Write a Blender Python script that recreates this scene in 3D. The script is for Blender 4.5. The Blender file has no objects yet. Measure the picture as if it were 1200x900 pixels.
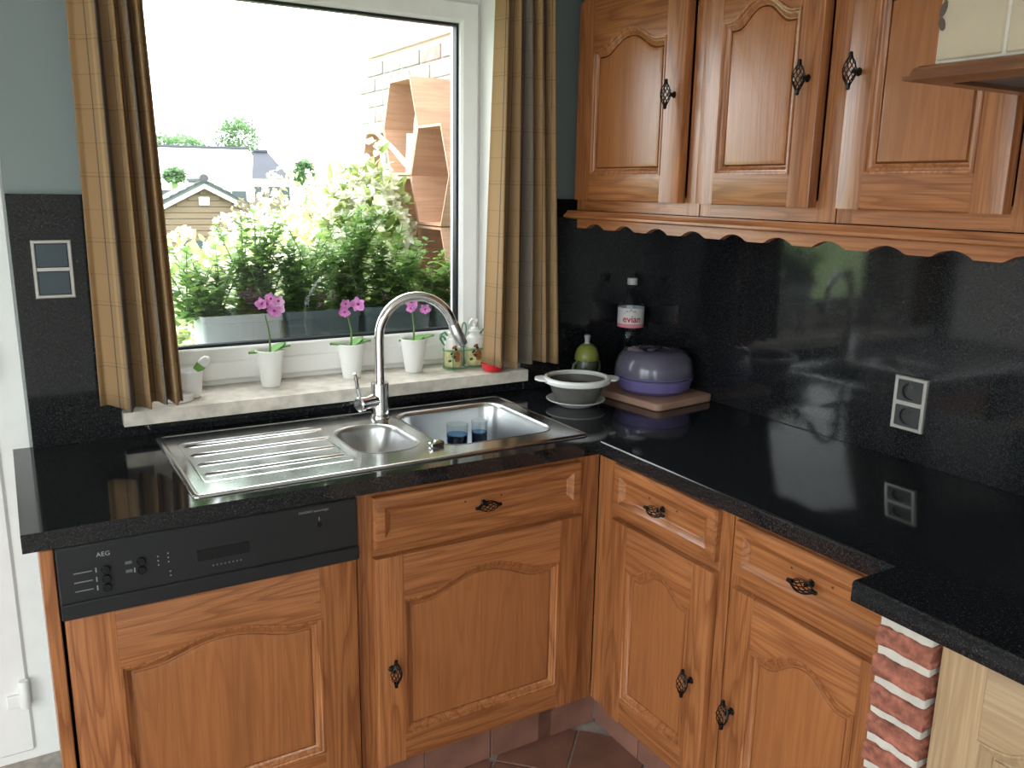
import bpy, bmesh, math, random
from mathutils import Vector, Matrix, Euler
PI = math.pi
rnd = random.Random(7)
scene = bpy.context.scene
COL = scene.collection

# ------------------------------------------------------------------ camera
CAM = Vector((-1.8798, -2.3195, 1.536))
YAW, PITCH, ROLL, FPX = .5387, -.2248, .0166, 1003.88
fwd = Vector((math.sin(YAW)*math.cos(PITCH), math.cos(YAW)*math.cos(PITCH), math.sin(PITCH)))
rt0 = Vector((math.cos(YAW), -math.sin(YAW), 0)); up0 = rt0.cross(fwd)
rt = math.cos(ROLL)*rt0 + math.sin(ROLL)*up0
up = -math.sin(ROLL)*rt0 + math.cos(ROLL)*up0
cam_d = bpy.data.cameras.new('camera'); cam = bpy.data.objects.new('camera', cam_d); COL.objects.link(cam)
cam_d.sensor_width = 36; cam_d.lens = FPX/1200*36; cam_d.clip_start = .05; cam_d.clip_end = 500
M = Matrix((rt, up, -fwd)).transposed().to_4x4(); M.translation = CAM
cam.matrix_world = M
scene.camera = cam

# ------------------------------------------------------------------ world, lights, exposure
vs = scene.view_settings
vs.view_transform = 'Standard'; vs.look = 'None'; vs.gamma = 1; vs.use_curve_mapping = False
vs.exposure = 0.9
SKY = 4.6
w = bpy.data.worlds.new('sky'); scene.world = w; w.use_nodes = True
bgn = w.node_tree.nodes['Background']
bgn.inputs['Color'].default_value = (.93, .97, 1, 1); bgn.inputs['Strength'].default_value = SKY

def portal(name, loc, rot, sx, sy):
    l = bpy.data.lights.new(name, 'AREA'); l.shape = 'RECTANGLE'; l.size = sx; l.size_y = sy
    l.cycles.is_portal = True
    o = bpy.data.objects.new(name, l); o.location = loc; o.rotation_euler = rot; COL.objects.link(o)
portal('kitchen_window_portal', (-1.06, .24, 1.55), (-PI/2, 0, 0), 1.0, 1.1)       # daylight comes in through the openings
portal('added_patio_door_portal', (-3.55, -1.85, 1.1), (0, -PI/2, 0), 2.1, 1.9)  # sky portal in the unseen, added opening of the left wall
portal('added_front_window_portal', (-2.9, -3.95, 1.1), (PI/2, 0, 0), .95, 2.1)  # sky portal in the unseen, added opening behind the camera

# ------------------------------------------------------------------ helpers
def at(px, py, axis, val):
    d = fwd + rt*((px-600)/FPX) - up*((py-450)/FPX)
    i = 'XYZ'.index(axis); s = (val-CAM[i])/d[i]
    return CAM + d*s

def atd(px, py, dist):
    d = fwd + rt*((px-600)/FPX) - up*((py-450)/FPX)
    return CAM + d*(dist/math.hypot(d.x, d.y))

class MB:
    def __init__(s): s.v = []; s.f = []; s.uv = None
    def add(s, vs_, fs):
        n = len(s.v); s.v.extend([tuple(p) for p in vs_]); s.f.extend([tuple(i+n for i in f) for f in fs]); return s
    def box(s, x0, x1, y0, y1, z0, z1):
        return s.add([(x0,y0,z0),(x1,y0,z0),(x1,y1,z0),(x0,y1,z0),(x0,y0,z1),(x1,y0,z1),(x1,y1,z1),(x0,y1,z1)],
              [(3,2,1,0),(4,5,6,7),(0,1,5,4),(1,2,6,5),(2,3,7,6),(3,0,4,7)])
    def loft(s, rings, closed=True, cap0=True, cap1=True):
        n = len(rings[0]); base = len(s.v)
        for r in rings: s.v.extend([tuple(p) for p in r])
        m = n if closed else n-1
        for k in range(len(rings)-1):
            for i in range(m):
                j = (i+1) % n
                s.f.append((base+k*n+i, base+k*n+j, base+(k+1)*n+j, base+(k+1)*n+i))
        if cap0: s.f.append(tuple(base+i for i in reversed(range(n))))
        if cap1: s.f.append(tuple(base+(len(rings)-1)*n+i for i in range(n)))
        return s
    def cbox(s, x0, x1, y0, y1, z0, z1, c=.002):
        def r(i, z): return [(p[0], p[1], z) for p in rrect(x0+i, x1-i, y0+i, y1-i, max(c-i, .0002)*1.0, 1)]
        return s.loft([r(c, z0), r(0, z0+c), r(0, z1-c), r(c, z1)])
    def lathe(s, prof, n=24, c=(0,0,0), cap0=True, cap1=True, sx=1, sy=1):
        rings = [[(c[0]+r*sx*math.cos(2*PI*i/n), c[1]+r*sy*math.sin(2*PI*i/n), c[2]+z) for i in range(n)] for r, z in prof]
        return s.loft(rings, True, cap0, cap1)
    def tube(s, pts, r, n=8, caps=True):
        pts = [Vector(p) for p in pts]; rings = []
        rr = r if isinstance(r, (list, tuple)) else [r]*len(pts)
        t0 = (pts[1]-pts[0]).normalized(); a = t0.orthogonal().normalized()
        for i, p in enumerate(pts):
            t = ((pts[min(i+1, len(pts)-1)]-pts[max(i-1, 0)])).normalized()
            a = (a - t*a.dot(t)); a = a.normalized() if a.length > 1e-6 else t.orthogonal().normalized()
            b = t.cross(a)
            rings.append([p + (a*math.cos(2*PI*k/n) + b*math.sin(2*PI*k/n))*rr[i] for k in range(n)])
        return s.loft(rings, True, caps, caps)
    def xf(s, m, start=0):
        for i in range(start, len(s.v)): s.v[i] = tuple(m @ Vector(s.v[i]))
        return s
    def mesh(s, name, mat, ang=35, smooth=True):
        me = bpy.data.meshes.new(name); me.from_pydata(s.v, [], s.f)
        if s.uv:
            ul = me.uv_layers.new(name='UVMap')
            for lo in me.loops: ul.data[lo.index].uv = s.uv[lo.vertex_index]
        me.update()
        bm = bmesh.new(); bm.from_mesh(me); bmesh.ops.recalc_face_normals(bm, faces=bm.faces); bm.to_mesh(me); bm.free()
        if smooth:
            me.polygons.foreach_set('use_smooth', [True]*len(me.polygons)); me.set_sharp_from_angle(angle=math.radians(ang))
        if mat: me.materials.append(mat)
        return me
    def build(s, name, mat, parent=None, **kw):
        return mk(name, s.mesh(name, mat, kw.pop('ang', 35), kw.pop('smooth', True)), parent, **kw)

def mk(name, me, parent=None, label=None, cat=None, group=None, kind=None, loc=None, rot=None):
    o = bpy.data.objects.new(name, me); COL.objects.link(o)
    if parent: o.parent = parent
    if loc is not None: o.location = loc
    if rot is not None: o.rotation_euler = rot
    tag(o, label, cat, group, kind); return o
def tag(o, label=None, cat=None, group=None, kind=None):
    if label: o['label'] = label
    if cat: o['category'] = cat
    if group: o['group'] = group
    if kind: o['kind'] = kind
    return o
def thing(name, label, cat, loc=(0,0,0), rz=0, group=None):
    return mk(name, None, None, label, cat, group, None, loc, (0,0,rz))
def copy_tree(o, parent=None):
    c = o.copy(); COL.objects.link(c); c.parent = parent
    for ch in [x for x in bpy.data.objects if x.parent == o]: copy_tree(ch, c)
    return c
def rrect(x0, x1, y0, y1, r, n=5):
    out = []
    for cx, cy, a0 in ((x1-r, y1-r, 0), (x0+r, y1-r, PI/2), (x0+r, y0+r, PI), (x1-r, y0+r, 1.5*PI)):
        for k in range(n+1):
            a = a0 + PI/2*k/n; out.append((cx+r*math.cos(a), cy+r*math.sin(a)))
    return out
def plate(outline, holes, z0, z1):
    """flat slab with holes: outline and holes are 2d loops"""
    bm = bmesh.new(); loops = []
    for lp in [outline]+holes:
        vv = [bm.verts.new((p[0], p[1], z1)) for p in lp]
        for i in range(len(vv)): bm.edges.new((vv[i], vv[(i+1) % len(vv)]))
    bmesh.ops.triangle_fill(bm, use_beauty=True, use_dissolve=False, edges=bm.edges[:])
    r = bmesh.ops.extrude_face_region(bm, geom=bm.faces[:])
    for g in r['geom']:
        if isinstance(g, bmesh.types.BMVert): g.co.z = z0
    bm.verts.index_update()
    mb = MB(); mb.add([v.co[:] for v in bm.verts], [tuple(v.index for v in f.verts) for f in bm.faces]); bm.free(); return mb
def text_mb(s, size, align='CENTER', bold=0):
    cu = bpy.data.curves.new('t', 'FONT'); cu.body = s; cu.size = size; cu.align_x = align; cu.resolution_u = 3; cu.offset = bold
    o = bpy.data.objects.new('t', cu); COL.objects.link(o)
    bpy.context.view_layer.update()
    me = o.evaluated_get(bpy.context.evaluated_depsgraph_get()).to_mesh()
    mb = MB(); mb.add([v.co[:] for v in me.vertices], [tuple(p.vertices) for p in me.polygons])
    bpy.data.objects.remove(o); bpy.data.curves.remove(cu); return mb

# ------------------------------------------------------------------ materials
def nmat(name):
    m = bpy.data.materials.new(name); m.use_nodes = True; nt = m.node_tree
    return m, nt, nt.nodes['Principled BSDF']
def N(nt, t, **kw):
    n = nt.nodes.new(t)
    for k, v in kw.items():
        if hasattr(n, k) and k not in n.inputs: setattr(n, k, v)
        else: n.inputs[k].default_value = v
    return n
def L(nt, a, b): nt.links.new(a, b)
def simple(name, c, rough=.5, metal=0, coat=0, trans=0, ior=1.45, noise=0, nscale=40, bump=0, bscale=200):
    m, nt, b = nmat(name)
    b.inputs['Base Color'].default_value = (*c, 1); b.inputs['Roughness'].default_value = rough
    b.inputs['Metallic'].default_value = metal; b.inputs['Coat Weight'].default_value = coat
    b.inputs['Transmission Weight'].default_value = trans; b.inputs['IOR'].default_value = ior
    if noise or bump:
        tc = N(nt, 'ShaderNodeTexCoord')
    if noise:
        nz = N(nt, 'ShaderNodeTexNoise', Scale=nscale, Detail=6.0); L(nt, tc.outputs['Object'], nz.inputs['Vector'])
        rp = N(nt, 'ShaderNodeValToRGB'); e = rp.color_ramp.elements
        e[0].position = .3; e[1].position = .7
        e[0].color = (*[x*(1-noise) for x in c], 1); e[1].color = (*[min(1, x*(1+noise)) for x in c], 1)
        L(nt, nz.outputs['Fac'], rp.inputs['Fac']); L(nt, rp.outputs['Color'], b.inputs['Base Color'])
    if bump:
        n2 = N(nt, 'ShaderNodeTexNoise', Scale=bscale, Detail=4.0); L(nt, tc.outputs['Object'], n2.inputs['Vector'])
        bp = N(nt, 'ShaderNodeBump', Strength=bump, Distance=.002); L(nt, n2.outputs['Fac'], bp.inputs['Height']); L(nt, bp.outputs['Normal'], b.inputs['Normal'])
    return m
def wood(name, light, dark, axis='z', rough=.32, coat=.25, fig=1.0):
    m, nt, b = nmat(name)
    tc = N(nt, 'ShaderNodeTexCoord'); oi = N(nt, 'ShaderNodeObjectInfo')
    cmb = N(nt, 'ShaderNodeCombineXYZ')
    for i, k in enumerate((3.7, 5.1, 2.3)):
        mm = N(nt, 'ShaderNodeMath', operation='MULTIPLY'); mm.inputs[1].default_value = k; L(nt, oi.outputs['Random'], mm.inputs[0]); L(nt, mm.outputs[0], cmb.inputs[i])
    ad = N(nt, 'ShaderNodeVectorMath', operation='ADD'); L(nt, tc.outputs['Object'], ad.inputs[0]); L(nt, cmb.outputs[0], ad.inputs[1])
    ia = 'xyz'.index(axis)
    def mp(across, along):
        s = [across]*3; s[ia] = along
        q = N(nt, 'ShaderNodeMapping'); q.inputs['Scale'].default_value = s; L(nt, ad.outputs[0], q.inputs['Vector']); return q
    # cathedral figure
    m1 = mp(13, 1.0); wv = N(nt, 'ShaderNodeTexNoise', Scale=1.0, Detail=2.0, Roughness=.45); L(nt, m1.outputs[0], wv.inputs['Vector'])
    ml = N(nt, 'ShaderNodeMath', operation='MULTIPLY'); ml.inputs[1].default_value = 11; L(nt, wv.outputs['Fac'], ml.inputs[0])
    fr = N(nt, 'ShaderNodeMath', operation='FRACT'); L(nt, ml.outputs[0], fr.inputs[0])
    r1 = N(nt, 'ShaderNodeValToRGB'); e = r1.color_ramp.elements
    e[0].position = 0; e[0].color = (.28,.28,.28,1); e[1].position = .45; e[1].color = (1,1,1,1)
    e2 = r1.color_ramp.elements.new(.9); e2.color = (.85,.85,.85,1)
    e3 = r1.color_ramp.elements.new(1.0); e3.color = (.28,.28,.28,1)
    L(nt, fr.outputs[0], r1.inputs['Fac'])
    # pores
    m2 = mp(250, 6); nz = N(nt, 'ShaderNodeTexNoise', Scale=1.0, Detail=3.0); L(nt, m2.outputs[0], nz.inputs['Vector'])
    r2 = N(nt, 'ShaderNodeValToRGB'); e = r2.color_ramp.elements
    e[0].position = .36; e[0].color = (.22,.22,.22,1); e[1].position = .58; e[1].color = (1,1,1,1); L(nt, nz.outputs['Fac'], r2.inputs['Fac'])
    mu = N(nt, 'ShaderNodeMix', data_type='RGBA', blend_type='MULTIPLY'); mu.inputs[0].default_value = .75
    L(nt, r1.outputs['Color'], mu.inputs[6]); L(nt, r2.outputs['Color'], mu.inputs[7])
    # slow tone
    m3 = mp(14, 1.5); nb = N(nt, 'ShaderNodeTexNoise', Scale=1.0, Detail=2.0); L(nt, m3.outputs[0], nb.inputs['Vector'])
    mx = N(nt, 'ShaderNodeMix', data_type='RGBA'); mx.inputs[6].default_value = (*dark, 1); mx.inputs[7].default_value = (*light, 1)
    fm = N(nt, 'ShaderNodeMapRange'); fm.inputs['To Min'].default_value = 1-.8*fig; fm.inputs['From Min'].default_value = .12
    L(nt, mu.outputs[2], fm.inputs['Value']); L(nt, fm.outputs[0], mx.inputs[0])
    hs = N(nt, 'ShaderNodeHueSaturation'); L(nt, mx.outputs[2], hs.inputs['Color'])
    vr = N(nt, 'ShaderNodeMapRange'); vr.inputs['To Min'].default_value = .8; vr.inputs['To Max'].default_value = 1.2; L(nt, nb.outputs['Fac'], vr.inputs['Value']); L(nt, vr.outputs[0], hs.inputs['Value'])
    L(nt, hs.outputs['Color'], b.inputs['Base Color'])
    b.inputs['Roughness'].default_value = rough; b.inputs['Coat Weight'].default_value = coat; b.inputs['Coat Roughness'].default_value = .25
    bp = N(nt, 'ShaderNodeBump', Strength=.25, Distance=.0006); L(nt, mu.outputs[2], bp.inputs['Height']); L(nt, bp.outputs['Normal'], b.inputs['Normal'])
    return m
OL, OD = (.41, .160, .056), (.165, .048, .015)
WZ = wood('oak_upright_grain', OL, OD, 'z'); WX = wood('oak_level_grain', OL, OD, 'x')
WP = wood('oak_panel_grain', (.375, .143, .049), (.205, .068, .021), 'z', fig=.6)
LZ = wood('pale_oak_upright', (.47, .33, .195), (.32, .205, .115), 'z'); LX = wood('pale_oak_level', (.47, .33, .195), (.32, .205, .115), 'x')
def granite():
    m, nt, b = nmat('black_granite')
    tc = N(nt, 'ShaderNodeTexCoord')
    v = N(nt, 'ShaderNodeTexVoronoi', Scale=620.0); L(nt, tc.outputs['Object'], v.inputs['Vector'])
    sp = N(nt, 'ShaderNodeSeparateColor'); L(nt, v.outputs['Color'], sp.inputs[0])
    r = N(nt, 'ShaderNodeValToRGB'); e = r.color_ramp.elements
    e[0].position = .78; e[0].color = (.0080, .0086, .0100, 1); e[1].position = 1; e[1].color = (.042, .045, .050, 1)
    L(nt, sp.outputs[0], r.inputs['Fac']); L(nt, r.outputs['Color'], b.inputs['Base Color'])
    b.inputs['Roughness'].default_value = .07; b.inputs['IOR'].default_value = 1.5
    return m
GRAN = granite()
WALLP = simple('sage_paint', (.225, .27, .268), .8, bump=.15, bscale=150)
WHITE = simple('white_plastic', (.87, .87, .85), .35)
WHITEP = simple('white_paint', (.80, .79, .76), .7)
PVC = simple('window_pvc', (.88, .875, .85), .3, noise=.02, nscale=20)
SEAL = simple('rubber_seal', (.012, .016, .02), .5)
STONE = simple('sill_stone', (.70, .64, .56), .3, noise=.22, nscale=28, bump=.05)
STEEL = simple('brushed_steel', (.66, .67, .68), .17, 1)
STEELB = simple('bowl_steel', (.66, .67, .68), .28, 1)
CHROME = simple('chrome', (.78, .78, .78), .08, 1)
IRON = simple('black_iron', (.015, .014, .013), .35, .6)
BLACKP = simple('black_plastic', (.014, .016, .018), .35)
BLACKG = simple('black_gloss', (.006, .007, .009), .12)
GREYPR = simple('grey_print', (.30, .31, .32), .5)
SILV = simple('silver_plastic', (.52, .50, .47), .35, .5)
DGREY = simple('dark_grey_plastic', (.045, .046, .048), .4)
SLATE = simple('switch_slate', (.05, .07, .085), .3)
TERRA = simple('terracotta_tile', (.22, .105, .075), .5, noise=.25, nscale=9)
GROUT = simple('grey_grout', (.42, .37, .33), .9, noise=.2)
BRICK = simple('red_brick', (.30, .105, .07), .9, noise=.5, nscale=60, bump=1.0, bscale=110)
MORT = simple('white_mortar', (.56, .52, .46), .95, noise=.1, nscale=40, bump=.8, bscale=90)
CREAM = simple('cream_tile', (.47, .395, .29), .3, noise=.08, nscale=16)
def glass_mat(name, tint=(1,1,1), refl=.08, rough=0.0):
    m = bpy.data.materials.new(name); m.use_nodes = True; nt = m.node_tree; nt.nodes.clear()
    o = N(nt, 'ShaderNodeOutputMaterial'); t = N(nt, 'ShaderNodeBsdfTransparent'); t.inputs['Color'].default_value = (*tint, 1)
    g = N(nt, 'ShaderNodeBsdfGlossy', Roughness=rough); lw = N(nt, 'ShaderNodeLayerWeight', Blend=.5); pw = N(nt, 'ShaderNodeMath', operation='POWER'); pw.inputs[1].default_value = 5; L(nt, lw.outputs['Facing'], pw.inputs[0]); fr = N(nt, 'ShaderNodeMath', operation='MULTIPLY_ADD'); fr.inputs[1].default_value = .9; fr.inputs[2].default_value = .035; L(nt, pw.outputs[0], fr.inputs[0])
    mx = N(nt, 'ShaderNodeMixShader'); L(nt, fr.outputs[0], mx.inputs[0]); L(nt, t.outputs[0], mx.inputs[1]); L(nt, g.outputs[0], mx.inputs[2]); L(nt, mx.outputs[0], o.inputs['Surface'])
    return m
PANE = glass_mat('window_glass', (.97, .985, .98))
TUMB = glass_mat('tumbler_glass', (.93, .96, .97))
TUMBB = glass_mat('blue_tumbler_glass', (.58, .76, .97))
PET = glass_mat('clear_bottle', (.86, .9, .92))
def leafm(name, a, b_, trans=.5, rough=.5):
    m = bpy.data.materials.new(name); m.use_nodes = True; nt = m.node_tree; nt.nodes.clear()
    o = N(nt, 'ShaderNodeOutputMaterial'); g = N(nt, 'ShaderNodeNewGeometry')
    r = N(nt, 'ShaderNodeValToRGB'); e = r.color_ramp.elements; e[0].color = (*a, 1); e[1].color = (*b_, 1); L(nt, g.outputs['Random Per Island'], r.inputs['Fac'])
    p = N(nt, 'ShaderNodeBsdfPrincipled', Roughness=rough); L(nt, r.outputs['Color'], p.inputs['Base Color'])
    t = N(nt, 'ShaderNodeBsdfTranslucent'); L(nt, r.outputs['Color'], t.inputs['Color'])
    mx = N(nt, 'ShaderNodeMixShader'); mx.inputs[0].default_value = trans; L(nt, p.outputs[0], mx.inputs[1]); L(nt, t.outputs[0], mx.inputs[2]); L(nt, mx.outputs[0], o.inputs['Surface'])
    return m
LEAF = leafm('green_leaf', (.12, .26, .05), (.34, .50, .14), .55)
LEAFY = leafm('pale_leaf', (.30, .42, .13), (.55, .62, .25))
LEAFT = leafm('tree_leaf', (.12, .22, .10), (.22, .33, .17))
PETALW = leafm('cream_petal', (.86, .85, .66), (.93, .92, .84), .45)
ORLEAF = simple('orchid_leaf', (.13, .30, .06), .4)
STEM = simple('plant_stem', (.13, .22, .07), .6)

# ================================================================== STRUCTURE
XL, YF, ZC = -3.5, -3.9, 2.5
WX0, WX1, WZ0, WZ1 = -1.585, -.53, .936, 2.10      # window opening
DX0, DX1, DZ1 = -2.86, -1.855, 2.12                # back door opening
TW = .24
wb = MB()
wb.box(DX1, WX0, 0, TW, 0, ZC).box(WX1, .2, 0, TW, 0, ZC).box(WX0, WX1, 0, TW, 0, WZ0).box(WX0, WX1, 0, TW, WZ1, ZC)
wb.box(DX0, DX1, 0, TW, DZ1, ZC).box(XL-.2, DX0, 0, TW, 0, ZC)
wb.build('wall_back', WALLP, kind='structure', smooth=False)
MB().box(0, .2, YF, 0, 0, ZC).build('wall_right', WALLP, kind='structure', smooth=False)
wl = MB(); wl.box(XL-.2, XL, YF, -2.85, 0, ZC).box(XL-.2, XL, -.85, 0, 0, ZC).box(XL-.2, XL, -2.85, -.85, 2.15, ZC)
wl.build('wall_left', WHITEP, kind='structure', smooth=False)
MB().box(XL-.2, -3.4, YF-.2, YF, 0, ZC).box(-2.4, .2, YF-.2, YF, 0, ZC).box(-3.4, -2.4, YF-.2, YF, 2.15, ZC).build('wall_front', WHITEP, kind='structure', smooth=False)
MB().box(XL-.2, .2, YF-.2, TW, ZC, ZC+.15).build('ceiling', WHITEP, kind='structure', smooth=False)
fl = MB().box(XL-.2, .2, YF-.2, TW, -.12, -.006).build('floor', GROUT, kind='structure', smooth=False)
# terracotta floor tiles laid on the diagonal
TS = .2; tm = MB().cbox(-TS/2+.003, TS/2-.003, -TS/2+.003, TS/2-.003, -.012, 0, .002).mesh('floor_tile', TERRA)
cx0, cy0 = -.565, -.53
tiles = []
for i in range(-14, 15):
    for j in range(-14, 15):
        e1, e2 = (i+.5)*TS, (j+.5)*TS
        x = cx0 + (e1-e2)*.7071; y = cy0 + (-e1-e2)*.7071
        if -2.55 < x < -.5 and -2.0 < y < .0 and not (x > -1.75 and y > -.42) and not(x < -1.75 and y > -.0): tiles.append((x, y))
for x in (-2.45, -2.17, -1.98):
    tiles.append((cx0+round((x-cx0)/.28284)*.28284, cy0+round((.03-cy0)/.28284)*.28284+.14142))
seen = set()
for x, y in tiles:
    k = (round(x, 2), round(y, 2))
    if k in seen: continue
    seen.add(k)
    if x+.1415 > DX1-.0 and y+.1415 > 0 and x < -1.0: continue
    o = mk('floor_tile', tm, fl, loc=(x, y, rnd.uniform(-.0008, .0006)), rot=(0, 0, PI/4))
# window
wi = thing('window_1', 'white framed kitchen window', 'window'); del wi['category']; wi['kind'] = 'structure'; del wi['label']
FY = .145
def ring_frame(x0, x1, z0, z1, wdt, y0, y1, c=.004):
    mb = MB(); s = []
    def r(i, y): return [(x0+i, y, z0+i), (x1-i, y, z0+i), (x1-i, y, z1-i), (x0+i, y, z1-i)]
    rings = [r(0, y1), r(0, y0+c), r(c, y0), r(wdt-c, y0), r(wdt, y0+c), r(wdt, y1)]
    n = 4; base = 0
    for q in rings: mb.v.extend(q)
    for k in range(len(rings)):
        for i in range(4):
            j = (i+1) % 4; k2 = (k+1) % len(rings)
            mb.f.append((k*4+i, k*4+j, k2*4+j, k2*4+i))
    return mb
ring_frame(WX0, WX1, .972, WZ1, .03, FY+.012, FY+.09).build('window_frame', PVC, wi, smooth=False)
sash = ring_frame(WX0+.012, WX1-.012, .985, WZ1-.015, .063, FY, FY+.075, .008).build('window_sash', PVC, wi, smooth=False)
GX0, GX1, GZ0, GZ1 = WX0+.075, WX1-.075, 1.048, 2.022
# wide lower rail of the sash carries the bottom bead
MB().cbox(WX0+.075, WX1-.075, FY+.004, FY+.07, 1.03, 1.082, .004).build('window_sash_rail', PVC, wi)
GZ0 = 1.082
ring_frame(GX0-.004, GX1+.004, GZ0-.004, GZ1+.004, .012, FY+.02, FY+.045, .001).build('window_seal', SEAL, wi, smooth=False)
MB().box(GX0, GX1, FY+.030, FY+.036, GZ0, GZ1).build('window_pane', PANE, wi, smooth=False)
plate([(-1.652, -.05), (-.464, -.05), (-.464, -.0005), (WX1, -.0005), (WX1, FY+.02), (WX0, FY+.02), (WX0, -.0005), (-1.652, -.0005)], [], .9362, .972).build('window_sill', STONE, wi, label='beige stone sill')
for x0, x1 in ((WX0, WX0+.005), (WX1-.005, WX1)): MB().box(x0, x1, .0, FY+.011, .9722, WZ1).build('reveal_lining', WHITEP, wi, smooth=False)
MB().box(WX0+.005, WX1-.005, .0, FY+.011, WZ1-.005, WZ1).build('reveal_lining', WHITEP, wi, smooth=False)
MB().cbox(WX0-.1, WX1+.2, .25, .62, .90, .945, .004).build('outer_ledge', simple('ledge_stone', (.45, .45, .43), .8, noise=.15), wi)
# back door
do = thing('door_1', '', ''); do['kind'] = 'structure'
ring_frame(DX0+.004, DX1-.0, -.02, DZ1-.004, .085, .108, .2, .006).build('door_frame', PVC, do, smooth=False)
lf = MB().cbox(DX0+.075, DX1-.072, .100, .185, .02, DZ1-.075, .006).build('door_leaf', PVC, do)
MB().cbox(DX0+.2, DX1-.2, .092, .105, .95, DZ1-.2, .003).build('door_glazing_bead', PVC, lf)
for z in (.20, 1.1, 1.95):
    hg = MB(); hg.lathe([(.011, -.04), (.013, -.036), (.013, .036), (.011, .04)], 12, (DX1-.083, .088, z))
    hg.cbox(DX1-.125, DX1-.083, .088, .1, z-.035, z+.0, .002)
    hg.build('hinge', WHITE, do)
# unseen patio door, added so daylight reaches the cupboard fronts from the left
pd = thing('added_patio_door', '', ''); pd['kind'] = 'structure'
for y0, y1 in ((-2.85, -1.85), (-1.85, -.85)):
    fr = MB()
    fr.box(XL-.12, XL-.05, y0, y0+.07, 0, 2.15).box(XL-.12, XL-.05, y1-.07, y1, 0, 2.15).box(XL-.12, XL-.05, y0+.07, y1-.07, 0, .09).box(XL-.12, XL-.05, y0+.07, y1-.07, 2.07, 2.15)
    fr.build('door_frame', PVC, pd, smooth=False)
    MB().box(XL-.09, XL-.084, y0+.07, y1-.07, .09, 2.07).build('door_pane', PANE, pd, smooth=False)

w2 = thing('added_front_window', '', ''); w2['kind'] = 'structure'  # unseen window, added to let daylight in from behind the camera
for x0, x1 in ((-3.4, -2.4),):
    fr = MB(); ya, yb = YF-.12, YF-.05
    fr.box(x0, x0+.07, ya, yb, 0, 2.15).box(x1-.07, x1, ya, yb, 0, 2.15).box(x0+.07, x1-.07, ya, yb, 0, .09).box(x0+.07, x1-.07, ya, yb, 2.07, 2.15)
    fr.build('window_frame', PVC, w2, smooth=False)
    MB().box(x0+.07, x1-.07, YF-.09, YF-.084, .09, 2.07).build('window_pane', PANE, w2, smooth=False)

# plinth of terracotta tiles
PX, PY = -.501, -.515
bb = MB().box(-1.85, -.45, PY+.008, PY+.03, 0, .14).build('baseboard_back', GROUT, kind='structure', smooth=False)
br = MB().box(PX+.008, PX+.03, -1.52, PY+.02, 0, .14).build('baseboard_right', GROUT, kind='structure', smooth=False)
x = -1.85; pm = MB().cbox(.002, .198, 0, .009, 0, .139, .0015).mesh('plinth_tile', TERRA)
while x < -.6:
    mk('plinth_tile', pm, bb, loc=(min(x, PX-.198), PY, 0)); x += .2
y = PY-.004
while y > -1.35: mk('plinth_tile', pm, br, loc=(PX, y, 0), rot=(0, 0, -PI/2)); y -= .2

# ================================================================== WORKTOPS AND SPLASHBACKS
A, B, LX_, T = -.5855, -.6006, -1.898, .0372
ZT = .90
hole = [(x_, y_) for x_, y_ in rrect(-1.565, -.60, -.535, -.085, .02, 4)]
def slab(mb, name, label, cat='worktop', mat=GRAN): return mb.build(name, mat, None, label=label, cat=cat, ang=30)
slab(plate([(LX_, B), (-.0005, B), (-.0005, -.0005), (LX_, -.0005)], [hole], ZT-T, ZT), 'worktop', 'black granite worktop under the window holding the steel sink')
def edged(x0, x1, y0, y1, r=.006):
    prof = [(x1, ZT-T), (x0+.001, ZT-T), (x0, ZT-T+.001)]+[(x0+r-r*math.cos(a*PI/8), ZT-r+r*math.sin(a*PI/8)) for a in range(5)]+[(x1, ZT)]
    return MB().loft([[(p[0], y, p[1]) for p in prof] for y in (y0, y1)])
slab(edged(A, -.0005, -1.4695, B-.0012), 'worktop', 'black granite worktop along the side wall below the twin socket')
slab(edged(-.6966, -.0005, -2.75, -1.470), 'worktop', 'deeper black granite worktop stepping out over the brick pillar')
ZS = 1.505
slab(MB().cbox(DX1, WX0-.066, -.02, -.0005, ZT+.0005, ZS, .001), 'splashback', 'tall granite splashback left of the window carrying the blank switch plate', 'splashback')
slab(MB().cbox(WX0-.0655, WX1+.0655, -.02, -.0005, ZT+.0005, .935, .001), 'splashback', 'narrow granite upstand between sink and stone sill', 'splashback')
slab(MB().cbox(WX1+.066, -.0215, -.02, -.0005, ZT+.0005, ZS, .001), 'splashback', 'granite splashback behind the water bottle in the corner', 'splashback')
slab(MB().cbox(-.02, -.0005, -2.7, -.0005, ZT+.0005, 1.50, .001), 'splashback', 'long polished granite splashback under the wall cupboards', 'splashback')

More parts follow.
